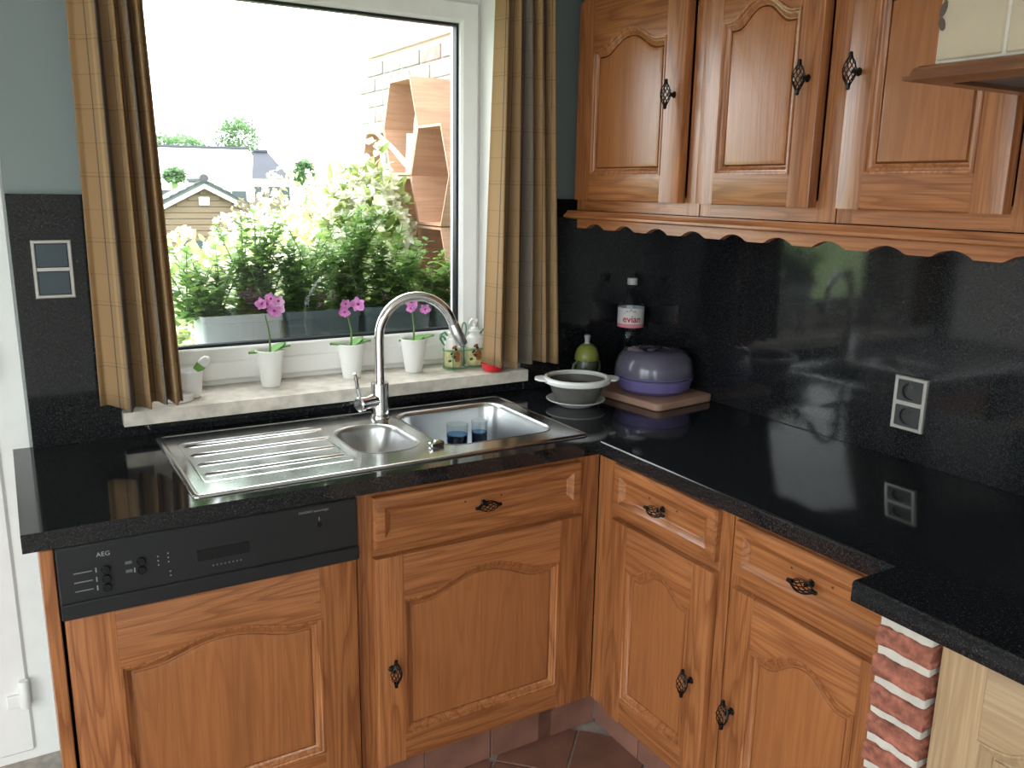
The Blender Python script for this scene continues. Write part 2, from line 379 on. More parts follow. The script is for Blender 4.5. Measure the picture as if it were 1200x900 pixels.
# ================================================================== OAK FURNITURE
def arch_fn(x0, x1, zs, h):
    c = (x0+x1)/2; hw = (x1-x0)/2
    def f(x):
        s = min(1, abs(x-c)/hw)
        if s > .82: return zs
        t = s/.82
        return zs + h*(.5+.5*math.cos(PI*t**1.15))
    return f
def outline(x0, x1, z0, f, i, n=22):
    p = [(x0+i, z0+i), (x1-i, z0+i)]
    for k in range(n+1):
        t = k/n; xx = (x1-i)+(x0-x1+2*i)*t; xo = x1+(x0-x1)*t
        p.append((xx, f(xo)-i))
    return p
def ring_strip(mb, rings):
    n = len(rings[0]); b = len(mb.v)
    for r in rings: mb.v.extend(r)
    for k in range(len(rings)-1):
        for i in range(n):
            j = (i+1) % n; mb.f.append((b+k*n+i, b+k*n+j, b+(k+1)*n+j, b+(k+1)*n+i))
def panel_door(parent, x0, x1, z0, z1, sw=.065, rw=.075, h=.045, th=.02, name='door', mz=None, mx=None, mp=None, shoulder=None):
    """framed door with arched raised panel; front at y=-th, back at y=0 in the cabinet's frame"""
    mz = mz or WZ; mx = mx or WX; mp = mp or WP
    d = mk(name, MB().box(x0+.004, x1-.004, -.006, -.0005, z0+.004, z1-.004).mesh(name, mz), parent)
    px0, px1, pz0 = x0+sw, x1-sw, z0+rw
    zs = z1-(shoulder if shoulder else rw+h)
    f = arch_fn(px0, px1, zs, h)
    def stile(a, b, left):
        c = .006; mb = MB()
        e0, e1 = (a, b)
        if left: prof = [(e0, -.001), (e0, -th+c), (e0+c*.3, -th+c*.3), (e0+c, -th), (e1, -th), (e1, -.001)]
        else: prof = [(e0, -.001), (e0, -th), (e1-c, -th), (e1-c*.3, -th+c*.3), (e1, -th+c), (e1, -.001)]
        mb.loft([[(p[0], p[1], zz) for p in prof] for zz in (z0, z1)]); mb.build('stile', mz, d)
    stile(x0, px0-.0002, True); stile(px1+.0002, x1, False)
    c = .006; xa, xb = px0+.0002, px1-.0002
    mb = MB(); prof = [(-.001, z0), (-th+c, z0), (-th+c*.3, z0+c*.3), (-th, z0+c), (-th, pz0), (-.001, pz0)]
    mb.loft([[(xx, p[0], p[1]) for p in prof] for xx in (xa, xb)]); mb.build('rail', mx, d)
    n = 22; mb = MB(); rings = []
    for k in range(n+1):
        xx = xa+(xb-xa)*k/n; zz = f(xx)
        rings.append([(xx, -.001, zz), (xx, -th, zz), (xx, -th, z1-c), (xx, -th+c*.3, z1-c*.3), (xx, -th+c, z1), (xx, -.001, z1)])
    mb.loft(rings); mb.build('rail', mx, d)
    # moulding round the opening
    mb = MB(); R = []
    for i, y in ((0, -th+.002), (0, -th-.002), (.003, -th-.0025), (.006, -th-.001), (.007, -th+.002), (.010, -th+.0025), (.013, -th+.005), (.018, -th+.0105), (.020, -th+.011), (.0205, -.005)):
        R.append([(p[0], y, p[1]) for p in outline(px0, px1, pz0, f, i)])
    ring_strip(mb, R); mb.build('moulding', mz, d, ang=50)
    mb = MB(); R = []
    for i, y in ((.020, -.0065), (.0235, -th+.0125), (.0245, -th+.0095), (.029, -th+.0085), (.033, -th+.0082)):
        R.append([(p[0], y, p[1]) for p in outline(px0, px1, pz0, f, i)])
    ring_strip(mb, R); mb.f.append(tuple(range(len(mb.v)-len(R[0]), len(mb.v)))); mb.build('panel', mp, d, ang=25)
    return d
def cage_handle():
    """twisted iron cage pull, long axis z, standing off along -y"""
    mb = MB(); Lh, R = .034, .0105
    for k in range(8):
        for sgn in (1,):
            pts = []
            for i in range(13):
                t = i/12; z = -Lh*.8+2*Lh*.8*t; r = .0028+R*math.sin(PI*t)**.9; a = 2*PI*k/8+sgn*PI*.85*t
                pts.append((r*math.cos(a), -.028+r*math.sin(a), z))
            mb.tube(pts, .0013, 4)
    for s in (-1, 1):
        n0 = len(mb.v)
        mb.lathe([(.0045, Lh*.68), (.0055, Lh*.78), (.0042, Lh*.9), (.0045, Lh*1.02), (.002, Lh*1.08)], 8)
        for i in range(n0, len(mb.v)): v = mb.v[i]; mb.v[i] = (v[0], v[1]-.028, v[2]*s)
    mb.tube([(0, 0, 0), (0, -.005, 0), (0, -.018, 0)], [.009, .005, .0045], 8)
    return mb
HV = cage_handle().mesh('handle', IRON)
HH = cage_handle().xf(Matrix.Rotation(PI/2, 4, 'Y')).mesh('handle', IRON)
def handle(parent, x, y, z, horiz=False): return mk('handle', HH if horiz else HV, parent, loc=(x, y, z))
PLUG = simple('wood_filler', (.10, .04, .016), .7)
def drawer(parent, x0, x1, z0, z1, th=.02, holes=True):
    mb = MB(); R = []
    def r(i, y): return [(x0+i, y, z0+i), (x1-i, y, z0+i), (x1-i, y, z1-i), (x0+i, y, z1-i)]
    R = [r(0, -.001), r(0, -th+.007), r(.003, -th+.002), r(.009, -th), r(.026, -th), r(.028, -th+.002), r(.040, -th+.008), r(.042, -th+.011), r(.046, -th+.011)]
    ring_strip(mb, R); mb.f.append(tuple(range(len(mb.v)-4, len(mb.v)))); mb.f.append((0, 1, 2, 3))
    d = mb.build('drawer', WX, parent, ang=20)
    xm, zm = (x0+x1)/2, (z0+z1)/2
    handle(d, xm, -th+.011, zm, True)
    if holes:
        for s in (-1, 1):
            h = MB().tube([(xm+s*.05, -th+.0105, zm+.012), (xm+s*.05, -th+.0098, zm+.012)], .0028, 8); h.build('screw_hole', PLUG, d)
    return d

# --- dishwasher
FYp = -.58           # face-frame plane of the window run; fronts stand 20 mm proud at -.60
dw = thing('dishwasher', 'black built-in dishwasher with an arched oak door front', 'dishwasher', (-1.846, FYp, 0))
MB().box(.004, .596, .0, .52, .15, .86).build('body', BLACKP, dw)
panel_door(dw, .004, .594, .15, .713, sw=.088, rw=.098, h=.030, shoulder=.125)
cp = MB(); cp.cbox(.0, .596, -.024, .0, .716, .861, .003); cpo = cp.build('control_panel', BLACKP, dw)
MB().cbox(.0, .596, -.030, -.0245, .716, .748, .002).build('grip_strip', BLACKP, cpo)
def onp(mb, x, z, m, nm, y=-.0246, par=cpo):
    mb.xf(Matrix.Translation((x, y, z)) @ Matrix.Rotation(PI/2, 4, 'X')); return mb.build(nm, m, par, smooth=False)
onp(text_mb('AEG', .013), .081, .833, GREYPR, 'lettering')
onp(text_mb('FAVORIT sensorlogic', .0075), .497, .845, GREYPR, 'lettering')
for z in (.805, .786, .768):
    b_ = MB().lathe([(.0085, 0), (.0085, .004), (.007, .006)], 12); onp(b_, .083, z, BLACKG, 'button')
    onp(MB().box(-.001, .001, -.005, .005, 0, .0004), .066, z+.002, GREYPR, 'mark'); onp(MB().box(-.018, .014, -.0012, .0012, 0, .0003), .045, z+.002, simple('faint_print', (.16, .16, .17), .5), 'mark')
for z in (.808, .790):
    b_ = MB().lathe([(.0085, 0), (.0085, .004), (.007, .006)], 12); onp(b_, .147, z, BLACKG, 'button')
    onp(MB().box(-.006, .006, -.003, .003, 0, .0003), .124, z+.002, simple('faint_print', (.12, .12, .13), .5), 'mark')
onp(MB().box(-.001, .001, -.005, .005, 0, .0004), .134, .792, GREYPR, 'mark')
for z in (.811, .802, .793):
    onp(MB().lathe([(.0016, 0), (.0016, .0006)], 8), .178, z, GREYPR, 'indicator'); onp(MB().lathe([(.0016, 0), (.0016, .0006)], 8), .197, z+.003, GREYPR, 'indicator')
for z in (.775, .766): onp(MB().lathe([(.0016, 0), (.0016, .0006)], 8), .199, z, GREYPR, 'indicator')
onp(MB().box(-.052, .052, -.012, .012, 0, .0008), .304, .7955, BLACKG, 'display')
for k in range(8): onp(MB().box(-.0015, .0015, -.0016, .0016, 0, .0003), .282+k*.008, .769, simple('faint_print', (.18, .18, .19), .5), 'mark')
onp(MB().box(-.0008, .0008, -.004, .004, 0, .0004), .508, .828, GREYPR, 'mark'); onp(MB().lathe([(.005, 0), (.005, .003)], 10), .508, .815, BLACKG, 'button')
# side panel
MB().cbox(-1.872, -1.848, -.598, -.021, 0, .861, .002).build('end_panel', WZ, None, label='narrow oak end panel beside the dishwasher', cat='panel')

# --- sink cabinet
sc = thing('base_cabinet', 'oak base cabinet under the sink with one wide drawer front', 'cabinet', (-1.246, FYp, 0))
WSC = .679
def face_frame(root, wdt, z0, z1, zmid, depth=.5, ml=.03, mr=.03, mat=WZ):
    MB().box(.002, .018, .022, depth, z0, z1).box(wdt-.018, wdt-.002, .022, depth, z0, z1).box(.018, wdt-.018, .022, depth, z0, z0+.018).box(.018, wdt-.018, depth-.008, depth, z0+.018, z1).build('body', WZ, root, smooth=False)
    wr = WX if mat is WZ else LX
    for bx_ in ((.001, .001+ml), (wdt-mr-.001, wdt-.001)): MB().box(*bx_, 0, .021, z0, z1).build('frame_stile', mat, root, smooth=False)
    for z_ in [(z0, z0+.05), (z1-.03, z1)]+([(zmid-.02, zmid+.02)] if zmid else []): MB().box(.001+ml, wdt-mr-.001, 0, .021, *z_).build('frame_rail', wr, root, smooth=False)
face_frame(sc, WSC, .14, .861, .71, ml=.045, mr=.078)
drawer(sc, .037, .612, .722, .848, holes=True)
d = panel_door(sc, .037, .618, .155, .70, sw=.07, rw=.07, h=.045)
handle(d, .073, -.02, .415)
# --- side run, two cabinets (local x runs along -Y)
FXp = -.566
c1 = thing('base_cabinet', 'narrow oak base cabinet in the inner corner next to the sink cabinet', 'cabinet', (FXp, -.5815, 0), -PI/2)
W1 = .4905
face_frame(c1, W1, .14, .861, .716, depth=.48, ml=.08, mr=.038)
drawer(c1, .083, .453, .730, .856)
d = panel_door(c1, .085, .457, .15, .708, sw=.066, rw=.075, h=.04); handle(d, .412, -.02, .42)
c2 = thing('base_cabinet', 'honey oak base cabinet between the corner cabinet and the brick pillar', 'cabinet', (FXp, -1.073, 0), -PI/2)
W2 = .438
face_frame(c2, W2, .14, .861, .712, depth=.48, ml=.03, mr=.03)
drawer(c2, .018, .42, .730, .852)
d = panel_door(c2, .022, .42, .15, .70, sw=.066, rw=.075, h=.045); handle(d, .052, -.02, .415)
# --- pale oak cabinet right of the bricks
c3 = thing('base_cabinet', 'pale unstained oak cabinet right of the brick pillar', 'cabinet', (-.655, -1.622, 0), -PI/2)
MB().box(.004, .9, .001, .62, .02, .8605).build('body', LZ, c3, smooth=False)
panel_door(c3, .002, .45, .03, .856, sw=.075, rw=.075, h=.05, mz=LZ, mx=LX, mp=LZ); panel_door(c3, .453, .898, .03, .856, sw=.075, rw=.075, h=.05, mz=LZ, mx=LX, mp=LZ)
# --- brick pillar
bpil = thing('brick_pillar', 'narrow pillar of red bricks with thick white mortar joints', 'pillar', (0,0,0))
def rough_box(x0, x1, y0, y1, z0, z1, amp, seed, div=5, rad=.006):
    r_ = random.Random(seed); bm = bmesh.new(); bmesh.ops.create_cube(bm, size=1)
    for v in bm.verts: v.co = Vector(((x0+x1)/2+v.co.x*(x1-x0), (y0+y1)/2+v.co.y*(y1-y0), (z0+z1)/2+v.co.z*(z1-z0)))
    bmesh.ops.bevel(bm, geom=bm.edges[:], offset=rad, segments=2, affect='EDGES', profile=.5)
    if div: bmesh.ops.subdivide_edges(bm, edges=[e for e in bm.edges if e.calc_length() > .02], cuts=div, use_grid_fill=True)
    for v in bm.verts: v.co += Vector((r_.uniform(-amp, amp), r_.uniform(-amp, amp), r_.uniform(-amp, amp)))
    bm.verts.index_update(); mb = MB().add([v.co[:] for v in bm.verts], [tuple(v.index for v in f.verts) for f in bm.faces]); bm.free(); return mb
bx0, bx1, by0, by1 = -.686, -.50, -1.618, -1.516
rough_box(bx0+.0065, bx1, by0+.0065, by1-.002, 0, .862, .0012, 3, 7, .004).build('mortar', MORT, bpil, ang=60)
bricks = [rough_box(-.093, .093, -.0505, .0505, -.0195, .0195, .0022, 10+i, 5).mesh('brick', BRICK, 60) for i in range(4)]
for k in range(15):
    z = .822-k*.0545
    mk('brick', bricks[k % 4], bpil, loc=((bx0+bx1)/2+rnd.uniform(-.003, .003), (by0+by1)/2+rnd.uniform(-.002, .002), z), rot=(rnd.uniform(-.02, .02), rnd.uniform(-.02, .02), PI*(k % 2)))
# --- wall cupboards
UX = -.33
def wall_unit(label, y0, wdt, dx0, dx1, hx, sw):
    u = thing('wall_cupboard', label, 'cupboard', (UX, y0, 0), -PI/2, 'oak wall cupboards')
    z0, z1 = 1.474, 2.085
    MB().box(.0015, .018, .021, -UX-.022, z0, z1).box(wdt-.018, wdt-.0015, .021, -UX-.022, z0, z1).box(.018, wdt-.018, .021, -UX-.022, z0, z0+.018).box(.018, wdt-.018, .021, -UX-.022, z1-.018, z1).box(.018, wdt-.018, -UX-.03, -UX-.022, z0+.018, z1-.018).build('body', WZ, u, smooth=False)
    for bx_ in ((.0015, .04), (wdt-.05, wdt-.0015)): MB().box(*bx_, 0, .02, z0, z1).build('frame_stile', WZ, u, smooth=False)
    for z_ in ((z0, z0+.045), (z1-.045, z1)): MB().box(.04, wdt-.05, 0, .02, *z_).build('frame_rail', WX, u, smooth=False)
    d = panel_door(u, dx0, dx1, 1.505, 2.062, sw=sw, rw=.07, h=.042, th=.026, shoulder=.138)
    handle(d, hx, -.026, 1.775)
    return u
wall_unit('oak wall cupboard at the window end of the row', -.10, .545, .018, .487, .452, .075)
wall_unit('middle oak wall cupboard of the row with chipped edge varnish', -.646, .420, .006, .365, .333, .062)
wall_unit('oak wall cupboard partly behind the tiled hood', -1.067, .425, .012, .372, .041, .062)
# cornice above (moulding, ends above the picture) and light moulding + scalloped pelmet below
def moulding_run(name, label, prof, y0, y1, mat, ret=True):
    """prof: list of (x, z) cross-section points, run along Y with a return at the window end"""
    mb = MB(); xin = UX
    rings = []
    if ret: rings.append([(-.03, y0+(xin-p[0]), p[1]) for p in prof])
    rings.append([(p[0], y0+(xin-p[0]) if ret else y0, p[1]) for p in prof]); rings.append([(p[0], y1, p[1]) for p in prof])
    mb.loft(rings); return mb.build(name, mat, None, label=label, cat='moulding', ang=30)
WY = wood('oak_run_grain', OL, OD, 'y')
moulding_run('light_moulding', 'oak moulding along the underside of the wall cupboards', [(UX+.006, 1.448), (UX-.024, 1.448), (UX-.030, 1.452), (UX-.030, 1.458), (UX-.024, 1.464), (UX-.021, 1.472), (UX+.006, 1.472)], -.10, -1.492, WY)
moulding_run('cornice', 'oak cornice on top of the wall cupboards', [(UX+.02, 2.0865), (UX-.012, 2.0865), (UX-.022, 2.10), (UX-.035, 2.13), (UX-.05, 2.15), (UX-.05, 2.165), (UX+.02, 2.165)], -.10, -1.492, WY)
mb = MB(); per = .1415; ph0 = -.358; n = 180; rings = []
for k in range(n+1):
    y = -.125+(-1.49+.125)*k/n
    t = ((y-ph0)/per+.5) % 1-.5
    zz = 1.4205+(.015*math.cos(t/.3*PI/2)**.8 if abs(t) < .3 else 0)
    rings.append([(-.345, y, 1.4475), (-.345, y, zz), (-.327, y, zz), (-.327, y, 1.4475)])
mb.loft(rings); mb.build('pelmet', WY, None, label='scalloped oak pelmet strip hanging below the wall cupboards', cat='pelmet', ang=40)
# --- range hood
hood = thing('range_hood', 'cream tiled range hood with dark oak edge moulding', 'hood', (0,0,0))
HX, HY0, HY1, HZ = -.689, -1.50, -2.52, 1.719
MB().box(HX+.0025, -.001, HY1, HY0-.002, HZ+.0, 2.495).build('core', MORT, hood, smooth=False)
tt = MB().cbox(-.0485, .0485, -.008, .001, -.0485, .0485, .0025).mesh('tile', CREAM)
for i in range(10):
    for j in range(7):
        mk('tile', tt, hood, loc=(HX+.008, HY0-.051-i*.1015, HZ+.0515+j*.1015+.002), rot=(0, 0, -PI/2))
DEC = simple('decor_print', (.10, .07, .05), .4)
for k, (dz, s_) in enumerate(((.055, .010), (.075, .012), (.094, .009), (.118, .011))):
    dm = MB().lathe([(1, 0), (1, .0006)], 10); dm.xf(Matrix.Translation((HX-.0006, HY0-.007, HZ+dz)) @ Matrix.Rotation(-PI/2, 4, 'Y') @ Matrix.Rotation(.3*(-1)**k, 4, 'Z') @ Matrix.Diagonal((s_, .005, 1, 1)))
    dm.build('decor', DEC, hood)
mb = MB(); prof = [(.02, 1.7185), (-.012, 1.7185), (-.018, 1.715), (-.021, 1.708), (-.021, 1.704), (-.028, 1.704), (-.028, 1.698), (.0, 1.694), (.02, 1.694)]
mb.loft([[(-.03, HY0-p[0], p[1]) for p in prof], [(HX+p[0], HY0-p[0], p[1]) for p in prof], [(HX+p[0], HY1, p[1]) for p in prof]])
mb.build('edge_moulding', wood('walnut_edge', (.20, .075, .028), (.10, .035, .012), 'y'), hood, ang=40)
MB().box(HX+.02, -.03, HY1, HY0-.02, 1.700, 1.712).build('underside', simple('hood_filter_metal', (.12, .12, .12), .5), hood)

# ================================================================== SINK AND TAP
sk = thing('kitchen_sink', 'stainless steel inset sink with ridged drainer and two bowls', 'sink', (0,0,0))
ZR = .9045
SX0, SX1, SY0, SY1 = -1.586, -.584, -.555, -.064
mainb = rrect(-.965, -.635, -.478, -.128, .055, 7); smallb = rrect(-1.178, -1.008, -.452, -.196, .07, 8)
outer = rrect(SX0, SX1, SY0, SY1, .012, 4)
inner_rim = rrect(SX0+.014, SX1-.014, SY0+.014, SY1-.014, .012, 4)
tap_hole = []
pl = plate(inner_rim, [mainb, smallb], ZR-.0012, ZR-.0002); po = pl.build('deck', STEEL, sk, ang=30)
mb = MB(); R = []
for i, z in ((0, .9002), (0, .9022), (.003, .9055), (.007, .9065), (.011, .9055), (.0142, ZR-.0004)):
    R.append([(p[0], p[1], z) for p in rrect(SX0+i, SX1-i, SY0+i, SY1-i, max(.012-i*.0, .004), 4)])
ring_strip(mb, R); mb.build('rim', STEEL, sk, ang=60)
def bowl(lp, depth, name, m=STEELB, taper=.02):
    cx = sum(p[0] for p in lp)/len(lp); cy = sum(p[1] for p in lp)/len(lp)
    mb = MB(); R = []
    hw = max(abs(p[0]-cx) for p in lp); hh = max(abs(p[1]-cy) for p in lp)
    for i, z in ((-.004, ZR+.0006), (-.001, ZR+.0006), (.004, ZR-.004), (.006, ZR-.012), (taper*.6, ZR-depth*.5), (taper, ZR-depth+.03), (taper+.008, ZR-depth+.012), (taper+.025, ZR-depth+.003), (taper+.05, ZR-depth)):
        R.append([(cx+(p[0]-cx)*(hw-i)/hw, cy+(p[1]-cy)*(hh-i)/hh, z) for p in lp])
    ring_strip(mb, R); mb.f.append(tuple(range(len(mb.v)-len(lp), len(mb.v))))
    o = mb.build(name, m, sk, ang=60)
    MB().lathe([(.036, 0), (.036, .002), (.03, .002), (.026, -.0), (.004, -.0), (.003, .004), (.001, .005)], 20, (cx, cy, ZR-depth+.0005)).build('drain', CHROME, o)
bowl(mainb, .165, 'main_bowl'); bowl(smallb, .10, 'small_bowl', taper=.028)
# drainer ridges and recessed field
mb = MB(); R = []
for i, z in ((0, ZR+.0002), (.004, ZR+.0012), (.008, ZR+.0002)):
    R.append([(p[0], p[1], z) for p in rrect(-1.548+i, -1.20-i, -.475+i, -.150-i, .012, 3)])
ring_strip(mb, R); mb.build('drainer_border', STEEL, sk, ang=80)
for k, y in enumerate((-.185, -.265, -.345, -.42)):
    mb = MB(); prof = [(-.008, .0001), (-.004, .003), (0, .004), (.004, .003), (.008, .0001)]
    x1 = (-1.185, -1.19, -1.205, -1.21)[k]
    mb.loft([[(-1.538, y, ZR+.0001)]*5, [(-1.530, y+p[0], ZR+p[1]) for p in prof], [(x1-.01, y+p[0], ZR+p[1]) for p in prof], [(x1, y, ZR+.0001)]*5], closed=False, cap0=False, cap1=False)
    mb.build('drainer_ridge', STEEL, sk, ang=80)
kb = MB(); kb.cbox(-.020, .020, -.011, .011, 0, .013, .003); kbm = kb.build('drain_control', CHROME, sk, loc=(-.988, -.462, ZR), rot=(0, 0, .15))
MB().lathe([(.007, .013), (.006, .016), (.002, .017)], 12, (-.988, -.462, ZR)).build('control_button', CHROME, sk)

tap = thing('kitchen_tap', 'chrome single lever tap with tall swan neck spout', 'tap', (-1.003, -.135, ZR))
MB().lathe([(.030, 0), (.030, .004), (.026, .010), (.0255, .012), (.0255, .095), (.024, .098)], 28).build('body', CHROME, tap)
# spout: rises, arcs over towards the big bowl
sd = Vector((.97, -.22, 0)).normalized()
pts = [Vector((0, 0, .095)), Vector((0, 0, .15)), Vector((0, 0, .215))]
r_a = .106
for k in range(1, 19):
    a = PI*k/18*.88; pts.append(Vector((0, 0, .225)) + sd*(r_a-r_a*math.cos(a)) + Vector((0, 0, r_a*1.05*math.sin(a))))
end = pts[-1]; dirn = (pts[-1]-pts[-2]).normalized()
pts.append(end+dirn*.02)
sp = MB(); sp.tube(pts, .0135, 16); sp.build('spout', CHROME, tap, ang=60)
hp = [end+dirn*.012, end+dirn*.016, end+dirn*.072, end+dirn*.078]
MB().tube(hp, [.0138, .0158, .0165, .0145], 16).build('spray_head', STEELB, tap)
ld = Vector((-.93, -.36, 0)).normalized()
lv = MB(); b0 = Vector((0, 0, .050)); lv.tube([b0+ld*.01, b0+ld*.062, b0+ld*.064, b0+ld*.078, b0+ld*.082], [.019, .019, .021, .021, .017], 20); lvo = lv.build('lever_barrel', CHROME, tap)
h0 = b0+ld*.072
MB().tube([h0+Vector((0,0,.012)), h0+ld*.010+Vector((0,0,.045)), h0+ld*.016+Vector((0,0,.078)), h0+ld*.020+Vector((0,0,.088))], [.006, .0055, .005, .0035], 10).build('lever', CHROME, lvo)
# drinking glasses in the main bowl
def tumbler(label, x, y, h, r, m, rz=0, band=None):
    z0 = ZR-.165+.001
    g = thing('drinking_glass', label, 'glass', (x, y, z0), rz)
    MB().lathe([(r*.78, 0), (r*.8, .002), (r, h), (r-.002, h), (r*.8-.002, .008), (.001, .007)], 24, cap1=True).build('wall', m, g)
    if band: MB().lathe([(r*.82, .01), (r*.82+.0003, .012), (r*.96, h*.82), (r*.96-.001, h*.82), (r*.82-.001, .01)], 24, cap0=False, cap1=False).build('band', band, g)
    return g
BLUEP = simple('blue_print', (.05, .22, .60), .3)
tumbler('clear tumbler with a blue lower band standing in the sink bowl', -.838, -.285, .158, .031, TUMB, 0, TUMBB)
g2 = tumbler('taller clear tumbler with a small white patch in the sink bowl', -.790, -.325, .172, .023, TUMB, .4, TUMBB)
pm_ = MB(); n0 = 8; vv = []
for k in range(n0+1):
    a = -PI*.75+PI*.4*k/n0
    for z in (.045, .095): vv.append((.0255*math.cos(a), .0255*math.sin(a), z))
pm_.add(vv, [(2*k, 2*k+2, 2*k+3, 2*k+1) for k in range(n0)]); pm_.build('print', WHITE, g2)

# ================================================================== CURTAINS
def plaid():
    m, nt, b = nmat('plaid_cloth')
    uv = N(nt, 'ShaderNodeUVMap'); sp = N(nt, 'ShaderNodeSeparateXYZ'); L(nt, uv.outputs[0], sp.inputs[0])
    def stripes(out, period, stops):
        dv = N(nt, 'ShaderNodeMath', operation='DIVIDE'); dv.inputs[1].default_value = period; L(nt, out, dv.inputs[0])
        fr = N(nt, 'ShaderNodeMath', operation='FRACT'); L(nt, dv.outputs[0], fr.inputs[0])
        r = N(nt, 'ShaderNodeValToRGB'); r.color_ramp.interpolation = 'CONSTANT'
        e = r.color_ramp.elements; e[0].position = 0; e[0].color = (*stops[0][1], 1); e[1].position = stops[1][0]; e[1].color = (*stops[1][1], 1)
        for p, c in stops[2:]:
            q = e.new(p); q.color = (*c, 1)
        L(nt, fr.outputs[0], r.inputs['Fac']); return r
    O, G, D, K = (.43, .270, .130), (.235, .195, .155), (.17, .13, .095), (.52, .36, .19)
    v = stripes(sp.outputs['X'], .165, [(0, O), (.22, D), (.235, O), (.30, K), (.36, O), (.42, G), (.47, D), (.49, G), (.60, D), (.62, G), (.68, O), (.8, D), (.812, O)])
    W = (1, 1, 1); h = stripes(sp.outputs['Y'], .15, [(0, W), (.30, (.72, .70, .68)), (.314, W), (.36, (.8, .78, .76)), (.372, W), (.80, (.76, .74, .72)), (.812, W)])
    mu = N(nt, 'ShaderNodeMix', data_type='RGBA', blend_type='MULTIPLY'); mu.inputs[0].default_value = 1; L(nt, v.outputs[0], mu.inputs[6]); L(nt, h.outputs[0], mu.inputs[7])
    L(nt, mu.outputs[2], b.inputs['Base Color']); b.inputs['Roughness'].default_value = .9
    t = N(nt, 'ShaderNodeBsdfTranslucent'); L(nt, mu.outputs[2], t.inputs['Color'])
    mx = N(nt, 'ShaderNodeMixShader'); mx.inputs[0].default_value = .28; L(nt, b.outputs[0], mx.inputs[1]); L(nt, t.outputs[0], mx.inputs[2])
    L(nt, mx.outputs[0], nt.nodes['Material Output'].inputs['Surface'])
    return m
PLAID = plaid()
def curtain(label, xs_top, xs_bot, z0, z1, yc, phases, seed, flare, warp=1.0):
    """cloth hung in folds; phases: fold positions along the width in 0..1 with amplitude"""
    r_ = random.Random(seed); nu, nv = 140, 26; mb = MB(); mb.uv = []
    rows = []
    for j in range(nv+1):
        t = j/nv; z = z1+(z0-z1)*t
        x0 = xs_top[0]+(xs_bot[0]-xs_top[0])*t; x1 = xs_top[1]+(xs_bot[1]-xs_top[1])*t
        row = []; arc = 0; prev = None
        for i in range(nu+1):
            u = i/nu; y = 0
            for fr, am, ph in phases: y += am*math.sin(2*PI*fr*u**warp+ph+.5*math.sin(2.1*t+ph))*(.75+.45*t)
            x = x0+(x1-x0)*(u+.012*math.sin(2*PI*4*u+1.3*t))
            p = Vector((x, yc+y+flare*t, z+(.006*math.sin(9*u+seed) if j == nv else 0)))
            row.append(p)
        acc = 0; uvr = []
        for i, p in enumerate(row):
            if i: acc += (Vector((p.x, p.y))-Vector((row[i-1].x, row[i-1].y))).length
            uvr.append(acc)
        if j == 0: su = uvr
        mb.v.extend([tuple(p) for p in row]); mb.uv.extend([(su[i], z) for i in range(nu+1)])
    for j in range(nv):
        for i in range(nu): a = j*(nu+1)+i; mb.f.append((a, a+1, a+nu+2, a+nu+1))
    o = mb.build('curtain', PLAID, None, label=label, cat='curtain', group='plaid curtains', ang=180)
    sm = o.modifiers.new('thickness', 'SOLIDIFY'); sm.thickness = .0016; sm.offset = 0
    return o
curtain('ochre and grey plaid curtain beside the blank switch plate', (-1.695, -1.548), (-1.705, -1.513), .992, 2.26, -.078, [(4.3, .025, .4), (9.1, .005, 1.0)], 1, -.002, 1.7)
curtain('ochre plaid curtain hanging above the red dish', (-.605, -.432), (-.632, -.392), 1.004, 2.26, -.086, [(4.6, .031, 2.2), (8.3, .006, .3)], 2, -.002)
rod = thing('curtain_rod', 'dark curtain rod across the window top', 'curtain rod', (0,0,0))
MB().tube([(-1.80, -.082, 2.275), (-.33, -.082, 2.275)], .010, 12).build('pole', IRON, rod)
for x in (-1.80, -.33): MB().lathe([(.004, -.018), (.016, -.008), (.018, 0), (.016, .008), (.004, .018)], 12, (x, -.082, 2.275)).build('finial', IRON, rod)
for x in (-1.75, -.37): MB().tube([(x, -.001, 2.275), (x, -.082, 2.275)], .007, 8).build('bracket', IRON, rod)

# ================================================================== SOCKET AND SWITCH PLATES
so = thing('wall_socket', 'double wall socket in a silver frame on the granite splashback', 'socket', (-.0205, -1.045, .978), -PI/2)
Wd, Hd = .084, .131
mb = ring_frame(0, Wd, 0, Hd, .009, -.010, 0, .002); mb.build('frame', SILV, so, smooth=False)
MB().box(.009, Wd-.009, -.008, 0, Hd/2-.005, Hd/2+.005).build('crossbar', SILV, so, smooth=False)
for z0 in (.009, Hd/2+.005):
    zz = (z0+z0+Hd/2-.014)/2; xx = Wd/2
    ins = plate(rrect(.0092, Wd-.0092, -(z0+Hd/2-.0142), -(z0+.0002), .004, 3), [[(xx+.0205*math.cos(a*PI/12), -zz+.0205*math.sin(a*PI/12)) for a in range(24)]], 0, .009)
    ins.xf(Matrix.Rotation(PI/2, 4, 'X') @ Matrix.Diagonal((1, -1, 1, 1))); io = ins.build('insert', DGREY, so)
    wl_ = MB().lathe([(.0205, 0), (.0195, -.0075), (.001, -.0076)], 24, cap0=False); wl_.xf(Matrix.Translation((xx, -.009, zz)) @ Matrix.Rotation(PI/2, 4, 'X')); wl_.build('well', DGREY, io)
    pn = MB().tube([(xx+.004, -.0017, zz+.010), (xx+.004, -.0075, zz+.010)], .0024, 8); pn.build('earth_pin', CHROME, io)
sw_ = thing('switch_plate', 'double blank switch plate in a silver frame on the granite left of the curtain', 'switch', (-1.815, -.0205, 1.264))
ring_frame(0, Wd, 0, .136, .008, -.009, 0, .002).build('frame', SILV, sw_, smooth=False)
